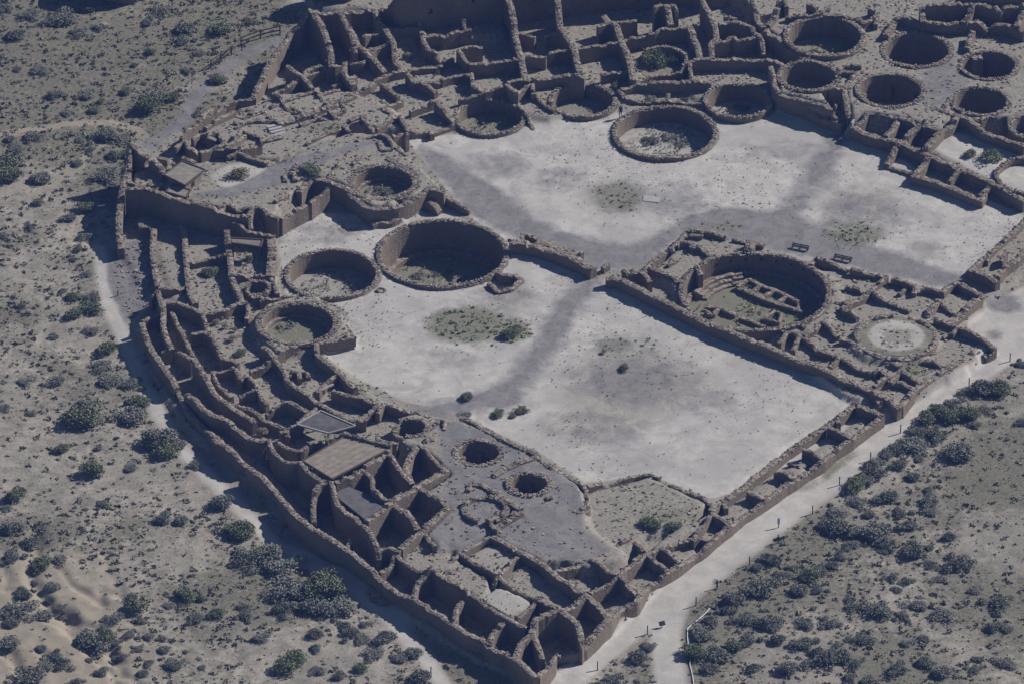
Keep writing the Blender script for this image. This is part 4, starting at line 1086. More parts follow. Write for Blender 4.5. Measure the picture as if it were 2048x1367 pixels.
    if k == 'deep':
        lowb = [(910,556),(928,552),(926,565),(905,570)]
        V, F, tn = wall_geo(resample([(*at(x, y, zf+.7)[:2], zf+.7) for x, y in lowb+lowb[:1]]), .5, base=zf-.2, stones=2); mesh('firebox', V, F, M['stone'], root, tn)
# antechamber beside the deepest kiva, the keyhole kiva and two small rings
r_ = thing('antechamber', 'small square sunken stone box attached to the lower right rim of the deepest kiva', 'stone chamber', ground_at(1010, 565))
for q in ["1110,1060,.4 1180,1125,.4 1290,1105,.4 1370,1030,.5", "1370,1030,.5 1330,995,.6 1210,985,.6 1150,970,.4", "1250,1095,.4 1300,1120,.2"]:
    build_wall('wall', parse('@700,300\n'+q)[0][1], .6, r_)
r_ = thing('keyhole_kiva', 'small keyhole-shaped stone ring with a grassy floor in the dark gravel terrace', 'kiva', ground_at(972, 1018))
V, F, tn = wall_geo(ringpts(at(971, 1013, 2.5), 2.35, 2.5, None, -1.1, 4.4), .7, base=1.2, stones=2.6, rag=.09); mesh('ring_wall', V, F, M['stone'], r_, tn)
for q in ["880,895,2.5 940,945,2.5 900,995,2.4", "700,1035,2.5 760,1005,2.4 880,985,2.4"]: build_wall('wall', parse('t.7\n'.replace('t.7\n', '')+'@800,780\nt.7 '+q)[0][1], .7, r_)
r_ = thing('stone_ring', 'low round stone ring with a hole in the middle, below the dark gravel terrace', 'stone ring', ground_at(1157, 1016))
for rad, z in ((1.05, 1.75), (.55, 1.8)):
    V, F, tn = wall_geo(ringpts(at(1158, 1013, 1.7), rad, z), .55, base=.6, closed=True, stones=2.6); mesh('ring_wall', V, F, M['stone'], r_, tn)
r_ = thing('filled_kiva', 'pale shallow circle outlined in low stones with a dark hollow in its centre', 'kiva', (*at(1793, 672, 1.4)[:2], 1.1))
V, F, tn = wall_geo(ringpts(at(1793, 672, 1.4), 4.5, 1.38), .6, base=.6, closed=True, stones=2.2, rag=.12); mesh('ring_wall', V, F, M['stone'], r_, tn)
o, a, b = disc('floor', at(1793, 672, 1.15), 4.2, 1.2, r_, M['ground'], .06); nv = len(o.data.vertices); cc = at(1793, 672, 1.15)
co_ = np.array([v.co[:] for v in o.data.vertices]); dd = np.hypot(co_[:, 0]-cc[0], co_[:, 1]-cc[1])
za_ = np.zeros((nv, 4), np.float32); zb_ = np.zeros((nv, 4), np.float32); za_[:, 0] = (dd < 3.2)*.62; za_[:, 1] = np.clip(1.5-dd/1.0, 0, .8); zb_[:, 2] = (dd > 3.3)*.7
a.data.foreach_set('color', za_.ravel()); b.data.foreach_set('color', zb_.ravel())
for v in o.data.vertices:
    d_ = math.hypot(v.co.x-cc[0], v.co.y-cc[1]); v.co.z -= .35*math.exp(-(d_/1.1)**2)
r_ = thing('stone_ring', 'tiny flat stone ring on bare sand between the two big court kivas', 'stone ring', ground_at(763, 582))
V, F, tn = wall_geo(ringpts(ground_at(763, 582), .45, .2), .3, base=-.2, closed=True, stones=2.5, rag=.05); mesh('ring_wall', V, F, M['stone'], r_, tn)
# ------------------------------------------------------------------ roofs over rooms, shed
def quad_roof(label, name, corners, z, mat, thick=.12, zs=None, seams=0, posts=(), fascia=True):
    zs = zs or [z]*4
    P = [at(x, y, q) for (x, y), q in zip(corners, zs)]
    root = thing(name, label, 'roof shelter', np.mean(P, 0)-np.array([0, 0, .3]))
    m = MB(); m.prism([(p[0], p[1]) for p in P], [p[2]-thick for p in P], [p[2] for p in P]); m.out('roof_sheet', mat, root)
    for i in range(4 if fascia else 0):
        m = MB(); a, b = P[i], P[(i+1) % 4]; m.bar(a+np.array([0, 0, .0]), b+np.array([0, 0, .0]), .14, .2); m.out('fascia', M['wood'] if mat is not M['roof_grey'] else M['concrete'], root)
    if seams:
        for q in range(1, seams):
            f = q/seams; a = P[0]*(1-f)+P[3]*f; b = P[1]*(1-f)+P[2]*f; m = MB(); m.bar(a+np.array([0, 0, .03]), b+np.array([0, 0, .03]), .07, .08); m.out('seam', M['roof_tan'], root)
    for f, g in posts:
        a = (P[0]*(1-f)+P[1]*f)*(1-g)+(P[3]*(1-f)+P[2]*f)*g; gz = float(hf(a[0], a[1])); m = MB(); m.bar((a[0], a[1], gz-.1), (a[0], a[1], a[2]-thick), .16); m.out('post', M['wood'], root)
    return root, P
quad_roof('large flat tan roof with pale seams over a tall room', 'flat_roof', [(606,921),(696,868),(780,896),(664,957)], 3.55, M['roof_tan'], seams=6, posts=((.1,.1),(.9,.1),(.9,.9),(.1,.9)))
quad_roof('dark grey slightly sunken roof with a pale front edge, just above the large tan roof', 'flat_roof', [(594,848),(641,821),(711,851),(657,866)], 2.3, M['roof_grey'], zs=[2.2, 2.3, 2.35, 2.0], posts=((.1,.1),(.9,.1),(.9,.9),(.1,.9)))
quad_roof('lean-to shelter strip of pale roofing on posts inside a sunken room below the tall wall', 'lean_to_roof', [(462,476),(526,480),(521,494),(463,486)], 2.3, M['roof_tan'], zs=[2.35, 2.35, 2.15, 2.15], posts=((.05,.95),(.95,.95),(.05,.05),(.95,.05)))
quad_roof('grey gravel fill floor sunk between room walls below the tan roof', 'flat_roof', [(668,988),(692,970),(776,1004),(731,1038)], 2.35, M['roof_grey'], fascia=False, posts=((.1,.1),(.9,.1),(.9,.9),(.1,.9)))  # gravel floor of a room, shaped as a slab on posts
root, P = quad_roof('small shed with flat roof and dark side window, behind the tall left wall', 'shed', [(328,350),(365,323),(410,340),(370,371)], 3.9, M['roof_shed'])
C4 = [P[0]*.9+P[2]*.1, P[1]*.9+P[3]*.1, P[2]*.9+P[0]*.1, P[3]*.9+P[1]*.1]
for i in range(4):
    a, b = C4[i], C4[(i+1) % 4]; m = MB(); m.bar((a[0], a[1], 2.95), (b[0], b[1], 2.95), .18, 1.7); m.out('shed_wall', M['stone'], root)
a, b = C4[2], C4[3]; c = a*.45+b*.55; m = MB(); d = (b-a)/np.linalg.norm(b-a); m.bar((*(c[:2]-d[:2]*.3), 3.0), (*(c[:2]+d[:2]*.3), 3.0), .26, .6); m.out('window', M['darkwood'], root)
quad_roof('lower flat pale roof in front of the shed, right behind the tall left wall', 'shed_annex', [(332,384),(347,369),(381,381),(373,396)], 3.25, M['roof_shed'], posts=((.1,.1),(.9,.1),(.9,.9),(.1,.9)))
p = at(335, 374, 2.9); m = MB()
for _ in range(5): m.box(p+rng.normal(0, .12, 3)*np.array([1, 1, .6]), (.5, .4, .35), rotz(rng.random()*3), .6, .2)
o = m.out('tarp', M['blue']); tag(o, 'bright blue tarp bundle in the shade beside the shed', 'tarp')

# ------------------------------------------------------------------ stairs, benches, rail, posts, signs, pipe, boulders
def stairs(label, a, b, za, zb, n, wd):
    A, B = at(*a, za), at(*b, zb); root = thing('stair', label, 'stair', (B[0], B[1], zb)); d = (B-A); ang = math.atan2(d[1], d[0])
    for i in range(n):
        f = (i+.5)/n; c = A*(1-f)+B*f; m = MB(); L = np.hypot(d[0], d[1])/n
        m.box((c[0], c[1], c[2]-.25), (L*.98, wd, .5), rotz(ang), .6, .0); m.out('step', M['concrete'], root)
stairs('short flight of pale stone steps climbing from the grey gravel path, upper left', (546,248), (562,275), 1.75, 1.1, 5, 1.7)
stairs('four pale steps leading from the upper plaza corner up to the kiva platform, right', (1709,237), (1693,262), 2.1, .15, 5, 1.5)
def bench(label, a, b):
    A, B = ground_at(*a), ground_at(*b); root = thing('park_bench', label, 'bench', (A+B)/2, 'benches on the gravel path'); d = (B-A)[:2]; L = np.hypot(*d); ang = math.atan2(d[1], d[0]); Rm = rotz(ang); c = (A+B)/2
    def piece(nm, off, size, rot=Rm): m = MB(); m.box(c+Rm @ np.array(off), size, rot, .5); m.out(nm, M['darkwood'], root)
    piece('seat', (0, -.05, .36), (L, .4, .06)); piece('backrest', (0, .2, .5), (L, .05, .12))
    for s in (-.45, 0, .45):
        piece('leg', (s*L, -.2, .17), (.09, .09, .34)); piece('leg', (s*L, .19, .26), (.09, .07, .52))
bench('dark wooden bench on the gravel path just above the great kiva, left of the two', (1584,495), (1617,502)); bench('dark wooden bench on the gravel path, right of the two and nearer the cells', (1668,517), (1703,525))
# rail along the path at the upper left
rp = [(422,137), (442,124), (463,110), (482,91), (521,77), (560,68)]
G = [ground_at(x, y) for x, y in rp]; root = thing('path_railing', 'weathered wooden railing along the bend of the grey path, upper left', 'railing', G[0])
for g in G: m = MB(); m.bar(g-np.array([0, 0, .1]), g+np.array([0, 0, 1.25]), .17); m.out('post', M['wood'], root)
for a, b in zip(G[:-1], G[1:]):
    for h in (.55, 1.1): m = MB(); m.bar(a+np.array([0, 0, h]), b+np.array([0, 0, h]), .1, .14); m.out('rail', M['wood'], root)
POSTS = [(1556,1085),(1499,1129),(1434,1175),(1392,1210),(1295,1267),(1195,1339),(1625,1027),(1679,969),(1741,920),(1801,865),(1938,772),(2020,722)]
def post(label, group, x, y, h=1.05):
    g = ground_at(x, y); r_ = thing('fence_post', label, 'post', g, group); m = MB(); m.bar(g-np.array([0, 0, .2]), g+np.array([0, 0, h]), .11, .11); m.out('shaft', M['post'], r_); m = MB(); m.box(g+np.array([0, 0, h+.02]), (.14, .14, .06)); m.out('cap', M['post'], r_); return r_
for x, y in POSTS: post('dark wooden post standing along the scrub side of the straight footpath', 'posts along the straight footpath', x, y)
post('lone dark post beside the footpath at the bottom of the curved wall', None, 862, 1350); post('short dark post at the edge of the bushes on the grey path, upper left', None, 386, 121, .9)
post('thin marker post on the rubble slope beside the left footpath', None, 236, 591, .6)
def sign(label, x, y, h, wd, hgt, mat, yaw=0., lean=.5):
    g = ground_at(x, y); r_ = thing('path_sign', label, 'sign', g); m = MB(); m.bar(g-np.array([0, 0, .1]), g+np.array([0, 0, h]), .09); m.out('post', M['post'], r_)
    Rm = rotz(yaw) @ np.array([[1, 0, 0], [0, math.cos(lean), -math.sin(lean)], [0, math.sin(lean), math.cos(lean)]]); m = MB(); m.box(g+np.array([0, 0, h]), (wd, hgt, .05), Rm); m.out('panel', mat, r_)
sign('pale blue upright marker sign at the edge of the footpath, between two posts', 1557, 1054, .85, .28, .75, M['signp'], 0, 1.4)
sign('low dark tilted path sign where the two footpaths meet', 1324, 1253, .5, .7, .5, M['darkwood'], .4, .7)
sign('small dark sign stand at the right rim of the deepest kiva', 1019, 493, .8, .45, .4, M['darkwood'], .2, .6)
sign('dark sign on a post beside the grey path near the gabled walls', 591, 40, 1.1, .7, .6, M['wood'], -.3, 1.0)
PP = [(1345,1366+12), (1388,1370), (1385,1350), (1380,1330), (1381,1306), (1377,1290), (1375,1275), (1375,1258), (1383,1250), (1395,1241), (1412,1226), (1420,1217)][1:]
G = [ground_at(x, y)+np.array([0, 0, .12]) for x, y in PP]; root = thing('water_pipe', 'white plastic pipe lying in a bent line along the scrub edge', 'pipe', G[0])
for i, (a, b) in enumerate(zip(G[:-1], G[1:])):
    m = MB(); m.bar(a, b, .07, .07); m.out('pipe_length', M['whitep'], root)
def rock(name, label, x, y, rx, ry, rz, seed, group=None, cat='boulder', sink=.3, z=None):
    g = ground_at(x, y) if z is None else at(x, y, z); import bmesh
    bm = bmesh.new(); bmesh.ops.create_icosphere(bm, subdivisions=4, radius=1); r = np.random.default_rng(seed)
    nr = r.normal(0, 1, (14, 3)); nr /= np.linalg.norm(nr, axis=1)[:, None]; cut = r.uniform(.72, .98, 14)
    for v in bm.verts:
        p = np.array(v.co); s = min([1.0]+[c/max(1e-3, n @ p) for n, c in zip(nr, cut) if n @ p > .2]); p = p*s*(1+.03*math.sin(9*p[0]+seed)+.03*math.sin(13*p[2]+7*p[1]))
        v.co = Vector((p[0]*rx, p[1]*ry, p[2]*rz+rz*(1-2*sink)))
    me = bpy.data.meshes.new(name); bm.to_mesh(me); bm.free(); me.materials.append(M['boulder']); o = bpy.data.objects.new(name, me); COL.objects.link(o); o.location = Vector(g); return tag(o, label, cat, group)
rock('sandstone_outcrop', 'big shaded sandstone outcrop cut by the top edge of the photograph, upper left', 236, -20, 5.2, 4.0, 4.6, 5)
rock('sandstone_outcrop', 'dark rock outcrop cut by the top edge above the gabled walls', 668, -12, 3.4, 2.6, 2.6, 8)
rock('boulder', 'round pinkish boulder among bushes beside the tan path, left', 228, 275, .75, .6, .6, 9)
for i, (x, y, s) in enumerate([(745,1182,.8), (760,1190,1.0), (768,1205,.9), (752,1200,.7), (764,1180,.7)]): rock('rubble_block', 'pale broken block in the small heap below the curved wall', x, y, s, s*.8, s*.45, 20+i, 'pale rubble blocks below the curved wall', 'stone')
# pale slab in the plaza
g = ground_at(1303, 399); m = MB(); m.box(g+np.array([0, 0, .03]), (2.0, 1.3, .12), rotz(-.2), .6, .03); o = m.out('stone_slab', M['concrete']); tag(o, 'pale flat slab lying in the middle of the upper plaza', 'slab')
# bracing pole and beam
a, b = at(536, 886, 2.8), at(508, 930, .9); m = MB(); m.bar(a, b, .14); o = m.out('bracing_pole', M['wood']); tag(o, 'long leaning timber pole bracing the curved wall above the tan roof', 'pole')
a, b = at(667, 768, 1.35), at(635, 783, 1.3); m = MB(); m.bar(a, b, .2); o = m.out('roof_beam', M['concrete']); tag(o, 'pale beam spanning a small room beside the court edge', 'beam')
for x, y in ((685,1058), (694,1055)):
    g = at(x, y, -.2); m = MB(); m.bar(g, at(x, y-14, 1.4), .12); o = m.out('prop_post', M['wood']); tag(o, 'thin timber prop standing in the deep shaded room below the tan roof', 'post', 'timber props in the shaded room')

# ------------------------------------------------------------------ the visitor
def person():
    g = ground_at(1241, 236.5); h = 1.72
    J = dict(pel=(0,0,.95), wst=(0,.01,1.08), chs=(0,.02,1.3), nck=(0,.0,1.47), hip_l=(-.1,0,.92), hip_r=(.1,0,.92), kn_l=(-.11,-.09,.5), kn_r=(.1,.06,.5), an_l=(-.11,-.03,.09), an_r=(.1,.2,.12), to_l=(-.12,-.2,.04), to_r=(.1,.06,.04),
             sh_l=(-.19,.02,1.4), sh_r=(.19,.02,1.4), el_l=(-.25,.06,1.13), el_r=(.25,.0,1.13), wr_l=(-.24,-.05,.9), wr_r=(.24,-.14,.93))
    E = [('pel','wst'),('wst','chs'),('chs','nck'),('pel','hip_l'),('pel','hip_r'),('hip_l','kn_l'),('hip_r','kn_r'),('kn_l','an_l'),('kn_r','an_r'),('an_l','to_l'),('an_r','to_r'),('chs','sh_l'),('chs','sh_r'),('sh_l','el_l'),('sh_r','el_r'),('el_l','wr_l'),('el_r','wr_r')]
    rad = dict(pel=.15, wst=.135, chs=.16, nck=.06, hip_l=.1, hip_r=.1, kn_l=.062, kn_r=.062, an_l=.048, an_r=.048, to_l=.04, to_r=.04, sh_l=.075, sh_r=.075, el_l=.05, el_r=.05, wr_l=.034, wr_r=.034)
    nm = list(J); me = bpy.data.meshes.new('person_body'); me.from_pydata([J[k] for k in nm], [(nm.index(a), nm.index(b)) for a, b in E], [])
    o = bpy.data.objects.new('body', me); COL.objects.link(o); sk = o.modifiers.new('skin', 'SKIN'); su = o.modifiers.new('sub', 'SUBSURF'); su.levels = su.render_levels = 2
    for i, k in enumerate(nm): me.skin_vertices[0].data[i].radius = (rad[k], rad[k]*.85); me.skin_vertices[0].data[i].use_root = (k == 'pel')
    me.materials.append(M['cloth'])
    r_ = thing('person', 'visitor in dark clothes walking on pale sand beside the free-standing kiva', 'person', g); r_.rotation_euler = (0, 0, -.5)
    o.parent = r_
    import bmesh
    def ell(name, c, rr, mat, sub=3, f=None):
        bm = bmesh.new(); bmesh.ops.create_icosphere(bm, subdivisions=sub, radius=1)
        for v in bm.verts:
            p = Vector((v.co.x*rr[0], v.co.y*rr[1], v.co.z*rr[2])); v.co = (f(p) if f else p)+Vector(c)
        m_ = bpy.data.meshes.new(name); bm.to_mesh(m_); bm.free(); m_.materials.append(mat); q = bpy.data.objects.new(name, m_); COL.objects.link(q); q.parent = r_; return q
    def face(p):
        if p.y < -.05 and abs(p.x) < .02 and abs(p.z+.005) < .03: p.y -= .022          # nose
        if p.y < -.05 and abs(abs(p.x)-.035) < .015 and abs(p.z-.02) < .015: p.y += .012
        if p.z < -.06: p.x *= .8
        return p
    ell('head', (0, -.015, 1.6), (.078, .098, .12), M['skin'], 4, face)
    ell('hair', (0, .012, 1.635), (.084, .095, .1), M['hair'])
    for s in (-1, 1):
        ell('ear', (s*.08, 0, 1.6), (.012, .025, .035), M['skin'], 2)
        b = MB(); wx, wy, wz = (J['wr_l'] if s < 0 else J['wr_r'])
        b.box((wx, wy-.02, wz-.05), (.035, .075, .09), None, .6, .04)
        for q in range(4):
            L = (.075, .085, .08, .06)[q]; x0 = (wx, wy-.05+.02*q, wz-.09); k = (wx-s*.01, x0[1], x0[2]-L*.55); b.bar(x0, k, .017); b.bar(k, (wx-s*.028, x0[1], k[2]-L*.4), .015)
        b.bar((wx-s*.01, wy-.05, wz-.03), (wx-s*.03, wy-.085, wz-.075), .02)
        mm = bpy.data.meshes.new('hand'); mm.from_pydata([tuple(v) for v in b.v], [], b.f); mm.materials.append(M['skin']); q = bpy.data.objects.new('hand', mm); COL.objects.link(q); q.parent = r_
person()
# ------------------------------------------------------------------ plants
def leaf_tris(centers, size, r, flat=.6):
    n = len(centers); a = r.normal(0, 1, (n, 3)); a /= np.linalg.norm(a, axis=1)[:, None]; b = r.normal(0, 1, (n, 3)); b -= (a*b).sum(1)[:, None]*a; b /= np.linalg.norm(b, axis=1)[:, None]
    s = size*r.uniform(.6, 1.4, n)[:, None]
    V = np.stack([centers-a*s*.5-b*s*.3, centers+a*s*.5-b*s*.35, centers+a*s*.3+b*s*.4, centers-a*s*.4+b*s*.35], 1).reshape(-1, 3)
    return V, np.arange(n*4).reshape(-1, 4)
def shrub_mesh(kind, seed, n=900):
    r = np.random.default_rng(seed); k = r.integers(8, 14) if kind != 'dry' else 3
    cs = np.c_[r.normal(0, .34, k), r.normal(0, .34, k), r.uniform(.2, .5, k)]; rad = r.uniform(.3, .5, k); cs[:2, :2] *= .3; rad[:2] = .62; cs[:2, 2] = .3
    if kind == 'dry': cs = np.array([[0, 0, .5], [.2, .1, .55], [-.15, .1, .45]]); rad = np.array([.5, .42, .4])
    i = r.integers(0, k, n); d = r.normal(0, 1, (n, 3)); d /= np.linalg.norm(d, axis=1)[:, None]; d[:, 2] = np.abs(d[:, 2])*.9-.25*(r.random(n) < .35)
    q = rad[i][:, None]*(r.random(n)[:, None]**.3)
    c = cs[i]+d*q; c[:, 2] = np.clip(c[:, 2], .03, None)
    V, F = leaf_tris(c, .085 if kind != 'dry' else .07, r)
    cl = r.uniform(.15, .75, k); tone = np.clip(cl[i]*.6+r.uniform(0, .55, n), 0, 1)
    V = list(map(tuple, V)); F = [tuple(x) for x in F]; tone = list(tone)
    for q in range(k):                                                     # stems
        b = MB(); b.bar((r.normal(0, .05), r.normal(0, .05), -.08), tuple(cs[q]*np.array([.8, .8, .9])), .035); nb = len(V); V += [tuple(x) for x in b.v]; F += [tuple(nb+y for y in f) for f in b.f]; tone += [.2]*len(b.f)
    me = bpy.data.meshes.new(kind+'_shrub'); me.from_pydata(V, [], F); a = me.attributes.new('tone', 'FLOAT', 'FACE'); a.data.foreach_set('value', np.array(tone, np.float32)); return me
KM = dict(s='sage', g='green', d='dark', t='dry', o='olive')
KN = dict(s='sagebrush', g='greasewood_bush', d='saltbush', t='tumbleweed', o='brush_mound')
KT = dict(s='grey sagebrush', g='green greasewood bush', d='dark saltbush', t='tan tumbleweed', o='olive brush mound')
PROTO = {k: [] for k in KM}
for k in KM:
    for q in range(4 if k in 'sgd' else 2):
        me = shrub_mesh(KM[k], 100+ord(k)*7+q, 2000 if k in 'sgd' else 1200); me.materials.append(M[KM[k]]); PROTO[k].append(me)
SHRUBS = """
@0,0
250,110,160s 440,150,180d 540,150,220s 130,290,180d 1010,730,110g 700,755,150s 430,760,160d 750,890,110g 810,815,80g 530,895,110s 1240,770,230s 1180,860,240g 1370,780,140g 870,1080,220s 960,1095,120s 900,1240,130g 1000,1240,100g 60,1300,260g 140,1190,160s 1490,230,200d 1470,310,150d 1290,95,180d 1180,185,100d 1780,235,200g 1990,180,110d 1590,425,100s 1740,630,170g 640,1120,90s 720,1200,90d 620,1310,110s 250,1090,160s 90,1110,110d 320,555,150s 150,545,80s 1200,415,100g 1070,520,70d 1490,565,90d 1570,905,90d 700,70,120g 640,250,140s 800,210,120s 60,60,130s
@0,340
80,50,230g 340,65,200d 860,40,220s 700,300,160g 560,375,140d 660,535,110s 630,625,90d 700,835,90s 500,965,80d 570,1015,120g 730,1025,150s 720,1105,180g 600,1155,150g 750,1285,120s 300,255,110s 230,445,90d 20,525,90s 590,720,70d 430,1330,90s 180,1100,80d
@0,680
870,65,190g 820,185,170s 1060,335,160d 870,320,180s 1130,500,180g 660,630,310g 700,485,140s 1080,605,260s 1250,800,290d 1330,905,190g 1420,835,160s 500,865,130g 750,1045,190g 780,860,80d 140,1240,170g 60,1330,90s 1060,1015,130s 1770,1285,210d 1560,990,110s 40,525,110s 210,325,140s 460,315,130s 830,1315,90d 240,580,90s
@0,1025
1310,45,170d 1460,55,130d 1930,150,210g 1990,375,210d 90,125,180d 230,245,160d 100,340,150d 330,405,180g 470,365,120s 290,480,70d 280,555,70d 410,595,120s 200,645,160d 400,695,100d 480,750,90d 130,755,230d 350,805,180s 80,870,140d 490,830,70d 900,865,150d 1080,750,180g 1050,665,110d 1110,860,90d 1500,660,160g 1600,680,110g 1360,740,90s 1570,845,130s 1720,805,110g 700,1030,280d 850,975,140g 1040,965,110d 1180,985,90s 1300,1000,80d 1320,1085,110d 930,1030,100d 1100,1075,90d 80,1020,180s 330,1080,100d 430,1145,130d 530,1200,150d 380,1225,140s 720,1170,80d 240,1315,250s 630,1335,90d 810,1275,120d 1150,1285,110d 1400,1210,150s 970,1150,100d 1190,1195,90d 1620,1235,80d
@400,1025
320,140,220g 560,310,270s 660,440,290s 720,570,270s 860,630,290d 960,570,270g 1060,610,250g 1130,740,230s 900,745,230d 690,765,170d 480,320,180g 130,805,120g 370,825,120d 370,745,100s 500,995,140s 660,1235,200g 780,1155,180g 960,1255,120s 920,1075,110d 920,970,140d 1220,955,150d 1300,1000,120s 1480,985,170d 1720,1110,170d 1600,1155,130s 1290,1245,120g 1110,1305,110d 1750,1310,180d 1400,1120,170s 1180,895,110d 1320,890,90s
@1536,700
1720,310,250d 1850,310,210g 1590,345,130d 1480,425,160s 1340,480,180g 1480,530,190g 1620,510,190g 1260,560,170g 1720,470,130s 1220,650,160d 1340,660,170d 1660,600,90d 1100,745,180s 1180,770,190s 1020,775,170d 960,835,120s 1500,805,270d 870,885,120s 1040,905,130d 1220,865,90s 1170,1005,130d 830,975,170d 700,1065,190g 800,1030,150s 980,1175,170d 880,1185,130s 1270,1195,140d 1280,1110,90d 800,1305,110d 1060,1295,130d 700,1200,140s 530,1295,140s 1310,1290,110s 2010,105,100d 2020,565,100d
@1536,1025
560,120,280d 450,95,160d 840,150,250s 760,195,110d 1130,90,160d 1450,195,120d 940,245,140d 690,245,140s 1180,305,200d 1300,275,90d 1530,405,190d 1330,410,110d 930,305,80d 520,425,110d 570,355,90d 390,440,150d 210,430,90s 350,495,180g 1000,515,100d 1110,545,100d 1380,515,110s 240,615,150d 400,605,110d 640,680,90d 1040,610,90d 1650,615,110s 1860,725,210d 850,775,210d 1210,725,170s 1380,805,180s 1090,825,110d 690,745,120s 1800,915,150d 1920,930,100s 500,885,140d 280,885,130d 60,885,150d 90,1005,140d 300,1035,180d 740,1015,150d 1110,1040,110s 1230,1000,100d 550,1055,90d 450,1175,230d 620,1155,170d 160,1235,170d 700,1215,110d 1020,1235,150d 1250,1195,160d 1410,1275,170d 1650,1255,110d 1870,1195,140d 1690,1165,90d 660,1315,110d 800,1340,120s
@1200,1025
1290,570,230d 1390,370,170d 1090,690,180d 1010,775,120d 1440,505,120d 880,855,150d 820,975,170s 1080,1065,140g 760,1120,190g 960,1140,210d 880,1245,170d 1190,1005,140d 1160,855,170d 1350,885,190d 300,1160,170d 390,1070,120s 80,1330,150d 1230,1235,120d 1260,430,110d
@200,300
1110,190,190o 1700,170,180g 870,975,150g 1200,870,80g
@200,560
930,345,90t 1000,380,75t 1060,470,90t 1080,405,70t 1130,315,80g 1120,585,100g 970,310,70t 1300,1225,130t
@700,0
470,455,90t 700,575,80g 740,985,70g
@1200,0
450,500,190g 590,500,130g 370,500,110s 400,785,120s 670,805,80g 130,685,100g 420,1125,150s 560,1105,180s 640,1150,140s 1130,870,130g 1380,860,140s 1710,415,120s
@1536,200
1780,445,180g 1610,435,120g
@1000,560
990,700,90g 830,575,70t 60,440,150g 130,395,110g 170,1030,80g 100,1085,70g
@800,780
545,50,130d 790,185,110g 960,165,100g 540,185,90s 1980,1060,160g
@1300,780
190,1090,130g 40,1090,120g
@700,300
780,975,120g 530,1015,130s 680,1000,110s 290,335,170s 40,1015,70t 10,1025,60t
""".strip().splitlines()
def region(x, y):
    if y < 235 and x < 620: return 'on the slope above the tan path, upper left'
    if x < 290 and y < 700: return 'on the open ground left of the tall left wall'
    if x < 460 and y < 1030: return 'on the sandy flat left of the curved outer wall'
    if x < 200: return 'on the eroded gullied slope at the lower left'
    if x < 500: return 'on the sandy flat at the lower left'
    if x < 900 and y > 1000: return 'beside the pale footpath below the curved wall'
    if x > 1050 and y > 800: return 'on the scrub flat right of the straight footpath'
    return None
INSIDE = {  # plants inside the ruin, by pixel
 (477,347):'olive brush mound on pale sand in front of the shed', (625,342):'round green bush on the terrace right of the shed', (417,543):'green weedy bush in the sunken room below the tall wall', (500,517):'green plant under the lean-to shelter',
 (482,138):'green bush', }
cnt = 0; ox = oy = 0
for ln in SHRUBS:
    if ln[0] == '@': ox, oy = map(float, ln[1:].split(',')); continue
    for tkn in ln.split():
        k = tkn[-1]; tx, ty, tw = map(float, tkn[:-1].split(',')); x, y = ox+tx/4, oy+ty/4; wd = tw/4/PXM
        me = PROTO[k][cnt % len(PROTO[k])]; cnt += 1
        o = bpy.data.objects.new(KN[k], me); COL.objects.link(o); g = ground_at(x, y+tw/4*.12)
        sc = wd*.63; hs = {'s': .62, 'g': .85, 'd': .68, 't': 1.0, 'o': .7}[k]
        if (ox, oy) == (1200, 0) and ty < 600 and tx < 650: hs = 1.5
        o.scale = (sc, sc*rng.uniform(.9, 1.15), sc*hs*rng.uniform(.85, 1.15)); o.rotation_euler = (0, 0, rng.uniform(0, 6.28)); o.location = Vector(g)-Vector((0, 0, .05))
        size = 'large ' if wd > 2.5 else ('small ' if wd < 1.6 else 'mid-sized ')
        rg = region(x, y)
        if rg: lab = size+KT[k]+' '+rg; tag(o, lab, KT[k].split(' ', 1)[1], lab)
        else: o['px'] = (x, y); o['label'] = size+KT[k]; o['category'] = KT[k].split(' ', 1)[1]
